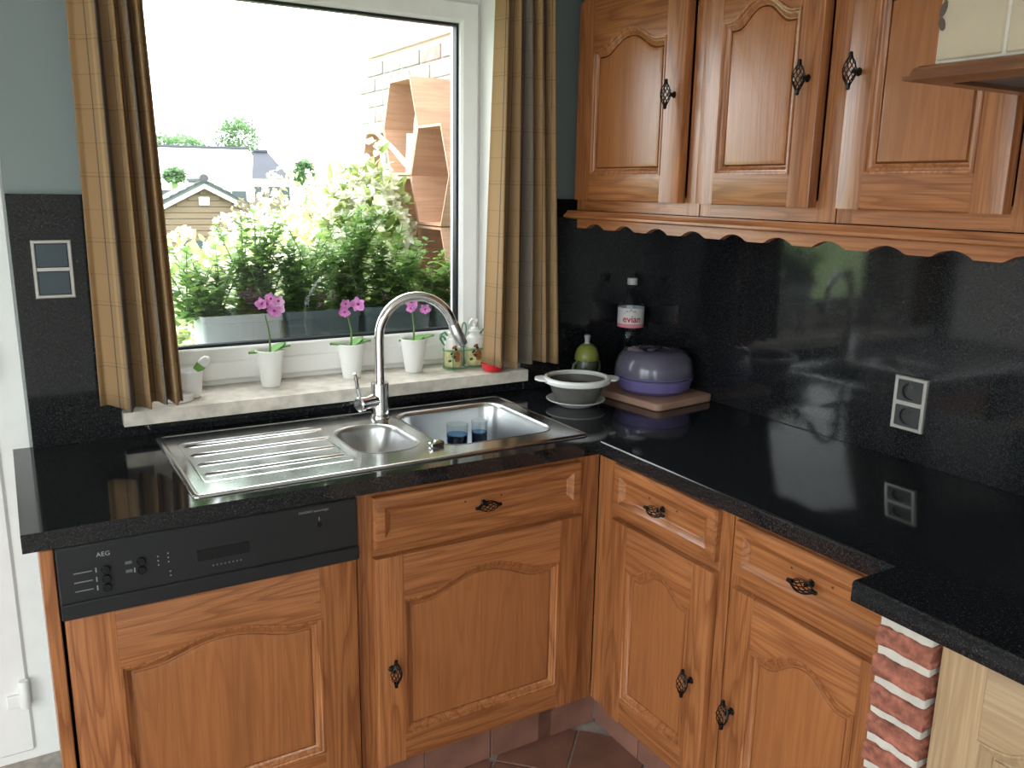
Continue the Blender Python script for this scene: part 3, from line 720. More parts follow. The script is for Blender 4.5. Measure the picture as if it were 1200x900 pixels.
MB().box(.008, Wd-.008, -.008, 0, .064, .072).build('crossbar', SILV, sw_, smooth=False)
for z0 in (.0085, .0725): MB().cbox(.0085, Wd-.0085, -.0075, 0, z0, z0+.055, .002).build('rocker', SLATE, sw_)

# ================================================================== THINGS ON THE SILL
ZL = .9725
PINK = simple('orchid_petal', (.66, .24, .56), .5, noise=.35, nscale=60); PINKD = simple('orchid_lip', (.40, .02, .22), .5); PINKL = simple('orchid_pale', (.78, .50, .68), .5)
def petal(mb, m, l, wd):
    n0 = len(mb.v); pts = []
    for t in (0, .25, .5, .75, 1):
        ww = wd*math.sin(PI*min(.97, t*.85+.08)); pts.append((t, ww))
    vv = []
    for t, ww in pts: vv += [(l*t, -ww, .25*l*t*t-.1*ww), (l*t, 0, .25*l*t*t*.6), (l*t, ww, .25*l*t*t-.1*ww)]
    mb.add(vv, [(3*k+i, 3*k+i+1, 3*k+i+4, 3*k+i+3) for k in range(4) for i in (0, 1)]); mb.xf(m, n0)
def flower(parent, c, face, s, roll=0, pale=False):
    q = Vector(face).to_track_quat('Z', 'Y').to_matrix().to_4x4(); base = Matrix.Translation(c) @ q @ Matrix.Rotation(roll, 4, 'Z')
    mb = MB()
    for k, (l, wd) in enumerate(((1, .52), (.95, .36), (.95, .36), (1, .52), (.9, .36))):
        a = (0, 72, 144, 216, 288)[k]*PI/180 - PI*.2
        petal(mb, base @ Matrix.Rotation(a, 4, 'Z'), l*s, wd*s)
    f = mb.build('flower', PINKL if pale else PINK, parent, ang=180)
    lip = MB(); lip.lathe([(.001, -.1*s), (.17*s, 0), (.22*s, .12*s), (.12*s, .25*s), (.02*s, .3*s)], 8, sy=.8); lip.xf(base); lip.build('lip', PINKD, f)
def orchid(label, x, y, h, flowers, leaves, seed):
    o = thing('potted_orchid', label, 'orchid', (x, y, ZL), 0, 'orchids on the window sill')
    p = MB(); p.lathe([(.022, 0), (.0255, .0), (.0265, .004), (.0395, .100), (.041, .104), (.0395, .105), (.0375, .101), (.035, .082), (.001, .080)], 32, cap1=True); p.build('pot', WHITE, o)
    MB().lathe([(.036, .083), (.030, .088), (.001, .092)], 16).build('bark', simple('bark', (.10, .07, .045), .9, bump=1), o)
    top = Vector((0, 0, h)); st = MB(); st.tube([(0, 0, .085), (.002, -.002, .14), (.0, 0, h*.8), (flowers[0][0]*.4, 0, h)], [.0035, .0028, .0024, .0018], 7); st.build('stem', STEM, o)
    for (a, l, el) in leaves:
        mb = MB(); vv = []
        for k in range(8):
            t = k/7; wd = .019*math.sin(PI*min(.98, .12+t*.86)); r = l*t; z = .088+l*math.sin(el)*t - .55*l*t*t*(.6 if el > .5 else .35)
            c_, s_ = math.cos(a), math.sin(a)
            for q in (-1, 0, 1): vv.append((r*c_-q*wd*s_, r*s_+q*wd*c_, z+(.006 if q else 0)))
        mb.add(vv, [(3*k+i, 3*k+i+1, 3*k+i+4, 3*k+i+3) for k in range(7) for i in (0, 1)])
        lo = mb.build('leaf', ORLEAF, o, ang=180); so_ = lo.modifiers.new('thickness', 'SOLIDIFY'); so_.thickness = .0015
    for (fx, fy, fz, s, pale) in flowers: flower(o, (fx, fy, fz), (CAM-Vector((x, y, ZL+fz))).normalized()+Vector((rnd.uniform(-.5, .5), 0, rnd.uniform(-.4, .3))), s, rnd.uniform(-.4, .4), pale)
    return o
orchid('white potted orchid with the largest cluster of pink blooms', -1.245, .088, .205,
    [(-.020, -.012, .238, .019, 0), (.006, -.016, .252, .018, 0), (.028, -.010, .243, .018, 1), (.012, -.02, .218, .021, 0), (.032, -.008, .222, .017, 1), (-.004, -.01, .236, .016, 0)], [(PI, .06, .35), (.35, .055, .9), (.0, .06, .75)], 1)
orchid('white potted orchid with two pink blooms behind the tap handle', -1.003, .088, .19,
    [(-.022, -.01, .200, .019, 0), (-.018, -.012, .224, .017, 0), (.020, -.012, .222, .024, 0)], [(PI, .065, .45), (.5, .055, .85), (-.2, .06, .7)], 2)
orchid('white potted orchid with pale bloom inside the curve of the tap', -.800, .088, .20,
    [(-.010, -.01, .220, .025, 0), (-.014, -.014, .200, .015, 0), (.036, -.01, .194, .018, 0)], [(0.1, .075, .42), (PI*.9, .045, .35), (.5, .05, .5)], 3)
# small white tub with a stick handle behind the left curtain
tb = thing('white_tub', 'small white tub with a green banded white handle half behind the plaid curtain', 'tub', (-1.470, .055, ZL))
MB().lathe([(.024, 0), (.026, .002), (.034, .068), (.0345, .072), (.032, .072), (.025, .006), (.001, .005)], 24, cap1=True).build('cup', WHITE, tb)
MB().lathe([(.034, 0), (.036, .003), (.036, .016), (.033, .019), (.02, .02)], 24, (-.035, -.03, 0)).build('saucer', WHITE, tb)
GRN = simple('green_band', (.16, .34, .08), .5)
MB().tube([(.0, .0, .05), (.024, -.004, .078)], .012, 10).build('handle', WHITE, tb)
MB().tube([(.018, -.003, .071), (.030, -.005, .086)], [.0125, .0145], 10).build('band', GRN, tb)
MB().tube([(.030, -.005, .086), (.036, -.006, .093), (.046, -.008, .1), (.052, -.009, .103)], [.0125, .013, .012, .005], 12).build('handle_tip', WHITE, tb)
# oil and soap dispensers in a green wire rack
OLIV = simple('olive_print', (.03, .025, .015), .4); GREENW = simple('green_wire', (.10, .28, .15), .35); SOAP = simple('dispenser_glaze', (.80, .80, .76), .2)
BASEP = simple('painted_olive_base', (.58, .56, .28), .3, noise=.3, nscale=60); BRN = simple('brown_print', (.30, .12, .04), .4)
def patch(par, cx_, r, a, z, wa, wz, m, nm='olive_motif', tilt=0):
    mb = MB(); vv = [(0, 0)]+[(wa*math.cos(2*PI*k/10), wz*math.sin(2*PI*k/10)) for k in range(10)]
    out = []
    for u, v in vv:
        uu = u*math.cos(tilt)-v*math.sin(tilt); v2 = u*math.sin(tilt)+v*math.cos(tilt); th = a+uu/r
        out.append((r*math.cos(th), r*math.sin(th), z+v2))
    mb.add(out, [(0, k, k % 10+1) for k in range(1, 11)]); return mb.build(nm, m, par, ang=180)
def dispenser(label, x, y, pump):
    d_ = thing('dispenser_bottle', label, 'dispenser', (x, y, ZL+.006))
    MB().lathe([(.026, 0), (.0285, .004), (.0285, .058)], 24).build('painted_base', BASEP, d_)
    MB().lathe([(.0285, .0582), (.0285, .080), (.026, .090), (.017, .097), (.015, .104), (.020, .108), (.020, .112), (.014, .114)], 24).build('shoulder', SOAP, d_)
    fa = math.atan2(CAM.y-y, CAM.x-x)
    for da, z, wa, wz, m, tl in ((-.35, .022, .006, .004, OLIV, .4), (.15, .034, .010, .005, OLIV, -.5), (-.1, .046, .007, .004, OLIV, .7), (.45, .040, .012, .012, BRN, 0), (.5, .026, .010, .008, BRN, .3), (.3, .060, .007, .0045, OLIV, -.9), (.15, .066, .009, .005, BRN, .5)):
        patch(d_, 0, .0292, fa-da*-1, z, wa, wz, m, tilt=tl)
    if pump:
        pm2 = MB().lathe([(.013, .112), (.013, .120), (.005, .122), (.005, .136), (.011, .138), (.011, .144), (.003, .147)], 16); pm2.build('pump', SOAP, d_)
        MB().tube([(0, 0, .142), (-.012, -.004, .146), (-.021, -.008, .140), (-.022, -.008, .132)], [.006, .005, .004, .0035], 8).build('pump_spout', SOAP, d_)
    else:
        MB().lathe([(.011, .112), (.009, .118), (.012, .122), (.010, .129), (.003, .132)], 16).build('stopper', SOAP, d_)
    sgn = 1 if pump else -1
    hp_ = [(sgn*.020, 0, .100), (sgn*.030, 0, .112), (sgn*.042, 0, .106), (sgn*.045, 0, .092), (sgn*.036, 0, .076), (sgn*.029, 0, .070)]
    MB().tube(hp_, [.003, .004, .0045, .004, .003, .002], 8).build('handle', GREENW, d_)
    if not pump: MB().tube([(-.027, 0, .088), (-.036, -.004, .098), (-.048, -.008, .103)], [.004, .003, .002], 8).build('pour_spout', GREENW, d_)
dispenser('olive painted oil bottle with a stopper in the green wire rack', -.667, .078, False)
dispenser('olive painted soap dispenser with a white pump in the green wire rack', -.590, .078, True)
rk = thing('wire_rack', 'green wire rack holding the two olive painted dispensers', 'rack', (-.6285, .078, ZL))
def loop_pts(x0, x1, y0, y1, z, r=.03):
    q = rrect(x0, x1, y0, y1, r, 5); q.append(q[0]); return [(p[0], p[1], z) for p in q]
for z in (.0035, .060): MB().tube(loop_pts(-.071, .071, -.032, .032, z), .002, 6).build('hoop', GREENW, rk)
for x in (-.055, .055):
    for y in (-.032, .032): MB().tube([(x, y, .0), (x, y, .060)], .0018, 6).build('upright', GREENW, rk)
MB().tube([(0, -.032, .0035), (0, .032, .0035)], .0018, 6).build('floor_wire', GREENW, rk); MB().tube([(0, .0, .004), (0, 0, .10)], .0025, 6).build('upright', GREENW, rk)
MB().tube([(.008*math.cos(a), 0, .122+.022*math.sin(a)) for a in [k*PI/8-PI/2 for k in range(17)]], .0022, 6).build('carry_loop', GREENW, rk)
# red dish
MB().lathe([(.020, 0), (.027, .002), (.034, .020), (.036, .026), (.033, .026), (.026, .006), (.001, .005)], 20, (-.572, -.012, ZL), cap1=True, sx=1.1).build('red_dish', simple('red_plastic', (.72, .02, .03), .2, coat=.3), None, label='small glossy red dish under the plaid curtain on the sill', cat='dish')

# ================================================================== THINGS ON THE WORKTOP CORNER
ZW = ZT+.0006
cb = thing('chopping_board', 'pink brown wooden chopping board in the corner of the worktop', 'chopping board', (-.155, -.285, ZW), .12)
mb = MB(); R = [[(p[0], p[1], z) for p in rrect(-.125+i, .125-i, -.150+i, .150-i, .022-i, 5)] for i, z in ((.003, 0), (0, .003), (0, .019), (.003, .022))]
mb.loft(R); mb.build('board', simple('beech_board', (.42, .25, .18), .5, noise=.12, nscale=12), cb)
st = thing('steamer', 'purple microwave steamer with a smoky domed lid on the chopping board', 'steamer', (-.150, -.290, ZW+.0225), .5)
PUR = simple('purple_plastic', (.155, .13, .32), .3, coat=.2); SMOKE = simple('smoky_lid', (.105, .10, .145), .22, coat=.3)
MB().lathe([(.085, 0), (.092, .001), (.112, .015), (.120, .038), (.1215, .044), (.118, .047), (.108, .047)], 48).build('base', PUR, st)
dome = MB().lathe([(.117, .0472), (.1205, .050), (.1225, .060), (.1195, .085), (.112, .108), (.098, .124), (.078, .131), (.050, .132), (.046, .129), (.030, .1285), (.001, .1285)], 48).build('lid', SMOKE, st)
MB().lathe([(.1215, .0525), (.1232, .0545), (.1215, .0565)], 48, cap0=False, cap1=False).build('rim_ring', PUR, st)
gb = MB(); gb.cbox(-.042, .042, -.011, .011, .1288, .137, .004); gb.build('lid_grip', SMOKE, dome)
MB().cbox(-.028, .028, -.006, .006, .137, .1378, .0004).build('steam_vent', BLACKP, dome)
pt = thing('plate', 'white dished plate under the collapsible bowl beside the sink', 'plate', (-.425, -.262, ZW))
MB().lathe([(.045, 0), (.050, .0), (.056, .004), (.088, .019), (.0895, .022), (.087, .0225), (.054, .008), (.001, .007)], 40, cap1=True).build('dish', simple('plate_glaze', (.72, .72, .70), .25), pt)
bw = thing('mixing_bowl', 'grey collapsible bowl with a white rim and two grip tabs', 'bowl', (-.423, -.262, ZW+.0085), -.45)
BG = simple('grey_silicone', (.13, .125, .115), .5)
MB().lathe([(.050, 0), (.056, .0), (.060, .006), (.070, .026), (.0725, .028), (.080, .050), (.083, .052), (.089, .068), (.086, .068), (.078, .050), (.066, .026), (.055, .006), (.001, .005)], 48, cap1=True).build('bowl_wall', BG, bw)
MB().lathe([(.086, .064), (.091, .060), (.100, .064), (.102, .073), (.099, .079), (.090, .080), (.086, .076)], 48, cap0=False, cap1=False).build('rim', WHITE, bw)
for s in (-1, 1):
    mb = MB(); mb.loft([[(s*(.098+.030*math.cos(a)), .034*math.sin(a), z) for a in [k*PI/10-PI/2 for k in range(11)]] for z in (.070, .076)]); mb.build('grip_tab', WHITE, bw)
MB().lathe([(.001, .046), (.075, .0465), (.0765, .048), (.001, .0485)], 32).build('contents', simple('dark_contents', (.035, .022, .016), .6), bw)
cu_ = thing('baby_cup', 'baby drinking cup with a green spouted lid behind the bowl', 'cup', (-.262, -.085, ZW))
MB().lathe([(.028, 0), (.033, .002), (.037, .05), (.038, .090), (.036, .095)], 28).build('cup_wall', simple('cup_grey_green', (.07, .085, .055), .25), cu_)
lidc = MB().lathe([(.039, .094), (.040, .098), (.039, .110), (.033, .130), (.022, .142), (.010, .147)], 28).build('lid', simple('lime_lid', (.22, .24, .05), .3), cu_)
MB().lathe([(.010, .146), (.008, .152), (.009, .166), (.011, .172), (.006, .176)], 16).build('spout', simple('clear_spout', (.35, .38, .36), .2), lidc)
for s in (-1, 1): MB().tube([(s*.034, 0, .090), (s*.050, 0, .082), (s*.054, 0, .060), (s*.048, 0, .038), (s*.034, 0, .03)], .0045, 8).build('handle', simple('handle_grey_green', (.12, .15, .08), .3), cu_)
bo = thing('water_bottle', 'large clear plastic mineral water bottle with a pink and white label', 'bottle', (-.094, -.094, ZW))
prof = [(.030, 0), (.040, .003), (.043, .012)]
for k in range(9): z = .02+k*.018; prof += [(.0435, z), (.0415, z+.009)]
prof += [(.0435, .186), (.0435, .252), (.042, .268), (.036, .290), (.025, .312), (.016, .326), (.0145, .334)]
MB().lathe(prof, 32).build('bottle_wall', PET, bo)
MB().lathe([(.0155, .332), (.0165, .334), (.0165, .352), (.015, .354)], 20).build('cap', simple('pale_cap', (.45, .45, .46), .4), bo)
LBL = simple('label_paper', (.60, .57, .575), .5); LPK = simple('label_pink', (.62, .20, .24), .5); LRED = simple('label_red', (.42, .008, .03), .5); LGY = simple('label_grey', (.20, .20, .22), .5)
lb = MB().lathe([(.0438, .196), (.0438, .258)], 40, cap0=False, cap1=False).build('label', LBL, bo)
MB().lathe([(.0440, .194), (.0440, .206)], 40, cap0=False, cap1=False).build('label_band', LPK, lb)
fa = math.atan2(CAM.y+.094, CAM.x+.094)
def on_cyl(mb, r, a0, z0, par, nm, m):
    for i, v in enumerate(mb.v): th = a0+.0+v[0]/r; mb.v[i] = (r*math.cos(th), r*math.sin(th), z0+v[1])
    return mb.build(nm, m, par, smooth=False)
on_cyl(text_mb('evian', .031, bold=.0006), .0442, fa+.10, .2125, lb, 'lettering', LRED)
mnt = MB(); mnt.add([(-.024, 0, 0), (-.014, .014, 0), (-.008, .008, 0), (0, .018, 0), (.008, .009, 0), (.014, .013, 0), (.024, 0, 0)], [(0, 1, 2), (2, 3, 4), (4, 5, 6), (0, 2, 4, 6)])
on_cyl(mnt, .0441, fa, .238, lb, 'mountain_print', LGY)

# ================================================================== OUTSIDE
def ground():
    mb = MB(); ys = [.24, .9, 3, 8, 16, 30, 60, 140]; zs = [-.15, -.15, -.3, -.8, -1.2, -1.4, -1.5, -1.5]
    rings = [[(x, y, z) for x in (-140, -40, -10, 0, 10, 40, 140)] for y, z in zip(ys, zs)]
    mb.loft(rings, False, False, False); return mb
ground().build('lawn', simple('lawn_grass', (.20, .28, .10), .9, noise=.3, nscale=3), None, kind='structure')
MB().box(-140, XL-.2, -140, .24, -.3, -.15).build('terrace', simple('terrace_paving', (.35, .34, .31), .9, noise=.2, nscale=3), None, kind='structure')
# planters on the outer ledge
PLG = simple('planter_grey', (.30, .32, .33), .6); PLD = simple('planter_dark', (.055, .078, .085), .5); SOIL = simple('potting_soil', (.05, .035, .025), 1)
ZP = .9455
for k, (x0, x1, m, lab) in enumerate(((-1.375, -1.125, PLG, 'pale grey plastic planter box at the end of the outer ledge'), (-1.115, -.865, PLD, 'dark planter box next to the pale grey one on the ledge'), (-.855, -.605, PLD, 'dark planter box behind the tap on the outer ledge'), (-.595, -.345, PLD, 'dark planter box next to the hexagon shelves'))):
    p = thing('planter_box', lab, 'planter', ((x0+x1)/2, .44, ZP), 0, 'planter boxes on the ledge'); hw = (x1-x0)/2
    mb = MB(); R = []
    for i, z in ((.015, 0), (.004, .17), (0, .172), (0, .195), (.008, .195), (.012, .165)):
        R.append([(q[0], q[1], z) for q in rrect(-hw+i, hw-i, -.085+i, .085-i, .012, 3)])
    mb.loft(R, True, True, True); mb.build('box', m, p)
    MB().box(-hw+.013, hw-.013, -.072, .072, .166, .176).build('soil', SOIL, p)
def leaf(mb, base, d, upv, l, wd):
    d = d.normalized(); s_ = d.cross(upv); s_ = s_.normalized() if s_.length > 1e-5 else d.orthogonal().normalized(); n_ = s_.cross(d)
    p = [base, base+d*l*.35+s_*wd+n_*l*.05, base+d*l*.35-s_*wd+n_*l*.05, base+d*l*.7+s_*wd*.7, base+d*l*.7-s_*wd*.7, base+d*l-n_*l*.1]
    mb.add(p, [(0, 1, 2), (1, 3, 4, 2), (3, 5, 4)])
def leafy_plant(label, x, y, z, h, spread, nst, seed, ll=.045, dens=.0058, mat=LEAF):
    r_ = random.Random(seed); o = thing('leafy_plant', label, 'plant', (x, y, z), 0, 'leafy plants in the planter boxes')
    st = MB(); lf_ = MB()
    for k in range(nst):
        a = r_.uniform(0, 2*PI); sp_ = spread*r_.uniform(.25, 1); hh = h*r_.uniform(.55, 1.08)
        b = Vector((r_.uniform(-.06, .06), r_.uniform(-.04, .04), 0)); tip = Vector((math.cos(a)*sp_, math.sin(a)*sp_*.75, hh))
        pts = [b+(tip-b)*t+Vector((0, 0, .06*h*math.sin(PI*t))) for t in (0, .25, .5, .75, 1)]
        st.tube(pts, [.003, .0026, .0022, .0018, .001], 4)
        n_ = int(hh/dens)
        for i in range(n_):
            t = ((i+.5)/n_)**1.25; q = t*4; j = min(3, int(q)); p = pts[j].lerp(pts[j+1], q-j)
            la = i*2.4+r_.uniform(-.4, .4); dv = Vector((math.cos(la), math.sin(la), r_.uniform(-.15, .7)))
            leaf(lf_, p, dv, Vector((0, 0, 1)), ll*r_.uniform(.6, 1.25)*(1.15-.45*t), ll*.30*r_.uniform(.8, 1.4)*(1.25-.5*t))
    st.build('stem', STEM, o); lf_.build('foliage', mat, o, ang=180)
    return o
plab = ['leafy green plant overhanging the pale planter box', 'leafy green plant behind the big pink orchid', 'leafy green plant between the first two orchids', 'tall leafy green plant behind the middle orchid', 'leafy green plant seen through the swan neck spout', 'leafy green plant close to the window frame edge', 'short leafy green plant below the hexagon shelves']
for k, (x, h, s_, n_) in enumerate(((-1.36, .21, .17, 20), (-1.19, .32, .16, 22), (-1.03, .27, .16, 22), (-.87, .34, .17, 24), (-.71, .27, .16, 21), (-.55, .18, .14, 17), (-.42, .13, .12, 14))):
    leafy_plant(plab[k], x, .45+.03*(k % 2), ZP+.176, h, s_, n_, 20+k)
def bush(name, label, cat, c, rx, ry, rz, nl, nf, seed, ll=.06, mat=LEAFY, group='flowering bushes outside', fl_r=.035, petal_m=None):
    r_ = random.Random(seed); o = thing(name, label, cat, (c[0], c[1], c[2]), 0, group)
    lf_ = MB(); st = MB()
    for k in range(nl):
        a = r_.uniform(0, 2*PI); e = math.asin(r_.uniform(-.35, 1)); rr = r_.uniform(.55, 1.05)**.6
        lump = 1+.16*math.sin(3*a+seed)+.12*math.sin(5*a+7*e+seed)
        n_ = Vector((math.cos(a)*math.cos(e), math.sin(a)*math.cos(e), math.sin(e)))
        p = Vector((n_.x*rx, n_.y*ry, n_.z*rz))*rr*lump+Vector((0, 0, rz*.5))
        leaf(lf_, p, (n_+Vector((r_.uniform(-.8, .8), r_.uniform(-.8, .8), r_.uniform(-.6, .6)))), Vector((r_.uniform(-1, 1), r_.uniform(-1, 1), 1)), ll*r_.uniform(.6, 1.3), ll*.26*r_.uniform(.7, 1.3))
    lf_.build('foliage', mat, o, ang=180)
    for k in range(7):
        a = 2*PI*k/7; st.tube([(.03*math.cos(a), .03*math.sin(a), -c[2]-.3 if c[1] < 8 else -1.0), (rx*.25*math.cos(a), ry*.25*math.sin(a), rz*.3), (rx*.6*math.cos(a), ry*.6*math.sin(a), rz*.9)], [.02, .014, .005], 5)
    st.build('branch', STEM, o)
    if nf:
        fm = MB()
        for k in range(nf):
            a = r_.uniform(0, 2*PI); e = math.asin(r_.uniform(.0, 1)); lump = 1.04+.16*math.sin(3*a+seed)+.12*math.sin(5*a+7*e+seed)
            n_ = Vector((math.cos(a)*math.cos(e), math.sin(a)*math.cos(e), math.sin(e)))
            p = Vector((n_.x*rx, n_.y*ry, n_.z*rz))*lump+Vector((0, 0, rz*.5))
            for q in range(7):
                dv = n_*.6+Vector((r_.uniform(-1, 1), r_.uniform(-1, 1), r_.uniform(-1, 1))); leaf(fm, p, dv, n_, fl_r*r_.uniform(.8, 1.3), fl_r*.45)
        fo = fm.build('blossom', petal_m or PETALW, o, ang=180); fo['kind'] = 'stuff'
    return o
for k, (px, ytop, Y, rx, rz, nf, lab) in enumerate((
    (228, 292, 2.9, .40, .40, 150, 'cream flowering bush in front of the wooden shed'), (318, 258, 4.2, .55, .55, 190, 'cream flowering bush right of the wooden shed'),
    (392, 212, 5.4, .75, .85, 240, 'tall cream flowering bush below the far red roofed house'), (432, 210, 1.0, .19, .42, 150, 'slim cream flowering bush beside the hexagon shelves'),
    (285, 330, 1.2, .21, .30, 120, 'low cream bush close behind the planters'), (352, 292, 1.75, .24, .40, 120, 'cream flowering bush behind the middle orchid'))):
    p = at(px, ytop, 'Y', Y); bush('flowering_bush', lab, 'bush', (p.x, p.y, p.z-rz*1.5), rx, rx*.8, rz, 1600, int(nf*2.4), 40+k)
# brick garden wall with hexagon shelves
WXs = -.2
gw = MB().box(WXs+.012, WXs+.25, .24, 2.08, -.2, 2.9).build('wall_outside', simple('pale_mortar', (.62, .60, .56), .95), kind='structure', smooth=False)
BRK2 = [simple('weathered_brick', c, .95, noise=.3, nscale=20) for c in ((.28, .27, .26), (.36, .34, .33), (.34, .23, .21))]
bms = [MB().cbox(-.004, .02, -.1, .1, -.03, .03, .003).mesh('brick', m) for m in BRK2]
zz = 1.0; row = 0
while zz < 2.12:
    y = 2.075-.1-(.105 if row % 2 else 0)
    while y > .5:
        mk('brick', bms[rnd.choice((0, 0, 1, 1, 2))], gw, loc=(WXs+.006+rnd.uniform(-.002, .002), y, zz)); y -= .212
    zz += .073; row += 1
MB().box(WXs-.012, WXs+.012, .24, 1.93, 2.15, 2.9).build('gable_cladding', simple('pink_cladding', (.60, .42, .38), .8, noise=.1), gw, smooth=False)
CED = wood('cedar_shelf', (.58, .345, .235), (.40, .205, .13), 'x', rough=.6, coat=0, fig=.7)
tw_, mw_, hh_ = .205, .352, .385; DP = .19
def hexagon(label, yc, zc):
    o = thing('hexagon_shelf', label, 'shelf', (WXs-.012-DP, yc, zc), 0, 'hexagon shelves on the brick wall')
    P = [(tw_/2, hh_/2), (mw_/2, 0), (tw_/2, -hh_/2), (-tw_/2, -hh_/2), (-mw_/2, 0), (-tw_/2, hh_/2)]
    Q = [(a*(1-.04), b*(1-.055)) for a, b in P]; P = [(a*.995, b*.995) for a, b in P]
    for k in range(6):
        j = (k+1) % 6; mb = MB(); mb.loft([[(x, P[k][0], P[k][1]), (x, P[j][0], P[j][1]), (x, Q[j][0], Q[j][1]), (x, Q[k][0], Q[k][1])] for x in (0, DP)])
        mb.build('board', CED, o, smooth=False)
    return o
Y0h, Z0h, dyh, dzh = 1.09, 1.773, .279, .194
hexagon('top hexagon shelf holding the white watering can', Y0h, Z0h)
hexagon('hexagon shelf next to the can shelf, nearer the house', Y0h-dyh, Z0h-dzh)
hexagon('hexagon shelf holding the grey lantern tube', Y0h+dyh, Z0h-dzh)
hexagon('hexagon shelf directly below the watering can shelf', Y0h, Z0h-2*dzh)
hexagon('lowest hexagon shelf above the flowering bush', Y0h-dyh, Z0h-3*dzh)
# white watering can
SHX = WXs-.012-DP/2
wc = thing('watering_can', 'white watering can with long spout in the top hexagon shelf', 'watering can', (SHX-.02, Y0h-.02, Z0h-hh_/2+.012))
CANW = simple('white_enamel', (.8, .79, .75), .4)
MB().lathe([(.055, 0), (.056, .002), (.050, .15), (.051, .155), (.046, .155), (.046, .14), (.001, .139)], 24).build('body', CANW, wc)
MB().tube([(-.0, -.045, .12)]+[(0, -.02+.05*math.cos(a), .165+.085*math.sin(a)) for a in [k*PI/8 for k in range(9)]]+[(0, -.06, .16)], .009, 8).build('handle', CANW, wc)
MB().tube([(-.045, .02, .03), (-.09, .07, .10), (-.14, .13, .165)], [.013, .010, .008], 10).build('spout', CANW, wc)
MB().tube([(-.138, .128, .162), (-.150, .142, .178), (-.156, .149, .184)], [.010, .028, .024], 14).build('rose', CANW, wc)
ln = thing('lantern_tube', 'slim grey metal tube standing in the far hexagon shelf', 'lantern', (SHX-.04, Y0h+dyh, Z0h-dzh-hh_/2+.012))
MB().lathe([(.03, 0), (.03, .28), (.026, .285)], 20).build('tube', simple('galvanised', (.42, .43, .43), .4, .6), ln)
MB().lathe([(.012, .285), (.028, .30), (.034, .318), (.028, .336), (.008, .346)], 20).build('globe', CANW, ln)
MB().box(-.0315, -.029, -.006, .006, .03, .16).build('slot', BLACKP, ln)

# garden shed
def frame_at(p, bearing):
    return Matrix.Translation(p) @ Matrix.Rotation(-bearing, 4, 'Z')
def bearing(px): d = fwd+rt*((px-600)/FPX); return math.atan2(d.x, d.y)
sh = thing('garden_shed', 'brown timber garden shed with a grey tiled gable roof', 'shed', (0,0,0))
ap = atd(238, 214, 22); sh.location = (ap.x, ap.y, -1.25); sh.rotation_euler = (0, 0, -bearing(238)+.10)
za = ap.z+1.25; hw = 1.30; sl = .52; ze = za-hw*sl
SHW = wood('shed_timber', (.165, .118, .080), (.115, .08, .054), 'x', rough=.8, coat=0, fig=.5); TRW = simple('white_verge', (.75, .74, .72), .6); RT = simple('slate_tile', (.042, .045, .052), .6, noise=.2, nscale=6)
nz_ = int((za-.05)/.14)
for k in range(nz_):
    z0, z1 = k*.14, (k+1)*.14-.012
    half = min(hw-.14, (za-.10-z1)/sl)
    if half < .08: break
    MB().cbox(-half, half, -.03, .0, z0, z1, .006).build('plank', SHW, sh)
MB().loft([[(-hw+.14, y, 0), (hw-.14, y, 0), (hw-.14, y, ze-.02), (0, y, za-.10), (-hw+.14, y, ze-.02)] for y in (.001, 2.6)]).build('wall', SHW, sh, smooth=False)
for s in (-1, 1):
    rf = mk('roof_slope', MB().loft([[(0, y, za+.03), (s*hw, y, ze+.03), (s*hw, y, ze-.03), (0, y, za-.03)] for y in (-.2, 2.9)]).mesh('roof_slope', simple('shed_roof_sheet', (.12, .145, .14), .5), smooth=False), sh)
    MB().loft([[(0, y, za-.032), (s*hw, y, ze-.032), (s*hw, y, ze-.13), (0, y, za-.13)] for y in (-.22, -.19)]).build('verge_board', TRW, rf, smooth=False)
    for k in range(7):
        t0, t1 = k/7, (k+1.15)/7; t1 = min(1.03, t1)
        MB().loft([[(s*hw*t0, y, za-(za-ze)*t0+.07), (s*hw*t1, y, za-(za-ze)*t1+.095), (s*hw*t1, y, za-(za-ze)*t1+.032), (s*hw*t0, y, za-(za-ze)*t0+.031)] for y in (-.26, -.02)]).build('verge_tile', RT, rf, smooth=False)
MB().tube([(0, -.27, za+.10), (0, 2.9, za+.10)], .10, 10).build('ridge_tile', RT, sh)
MB().cbox(-.13, .11, -.10, -.031, za-.52, za-.33, .01).build('flood_light', WHITE, sh)
MB().cbox(-.62, -.02, -.045, -.031, .35, za-1.35, .01).build('window', simple('shed_window', (.05, .07, .09), .2), sh)
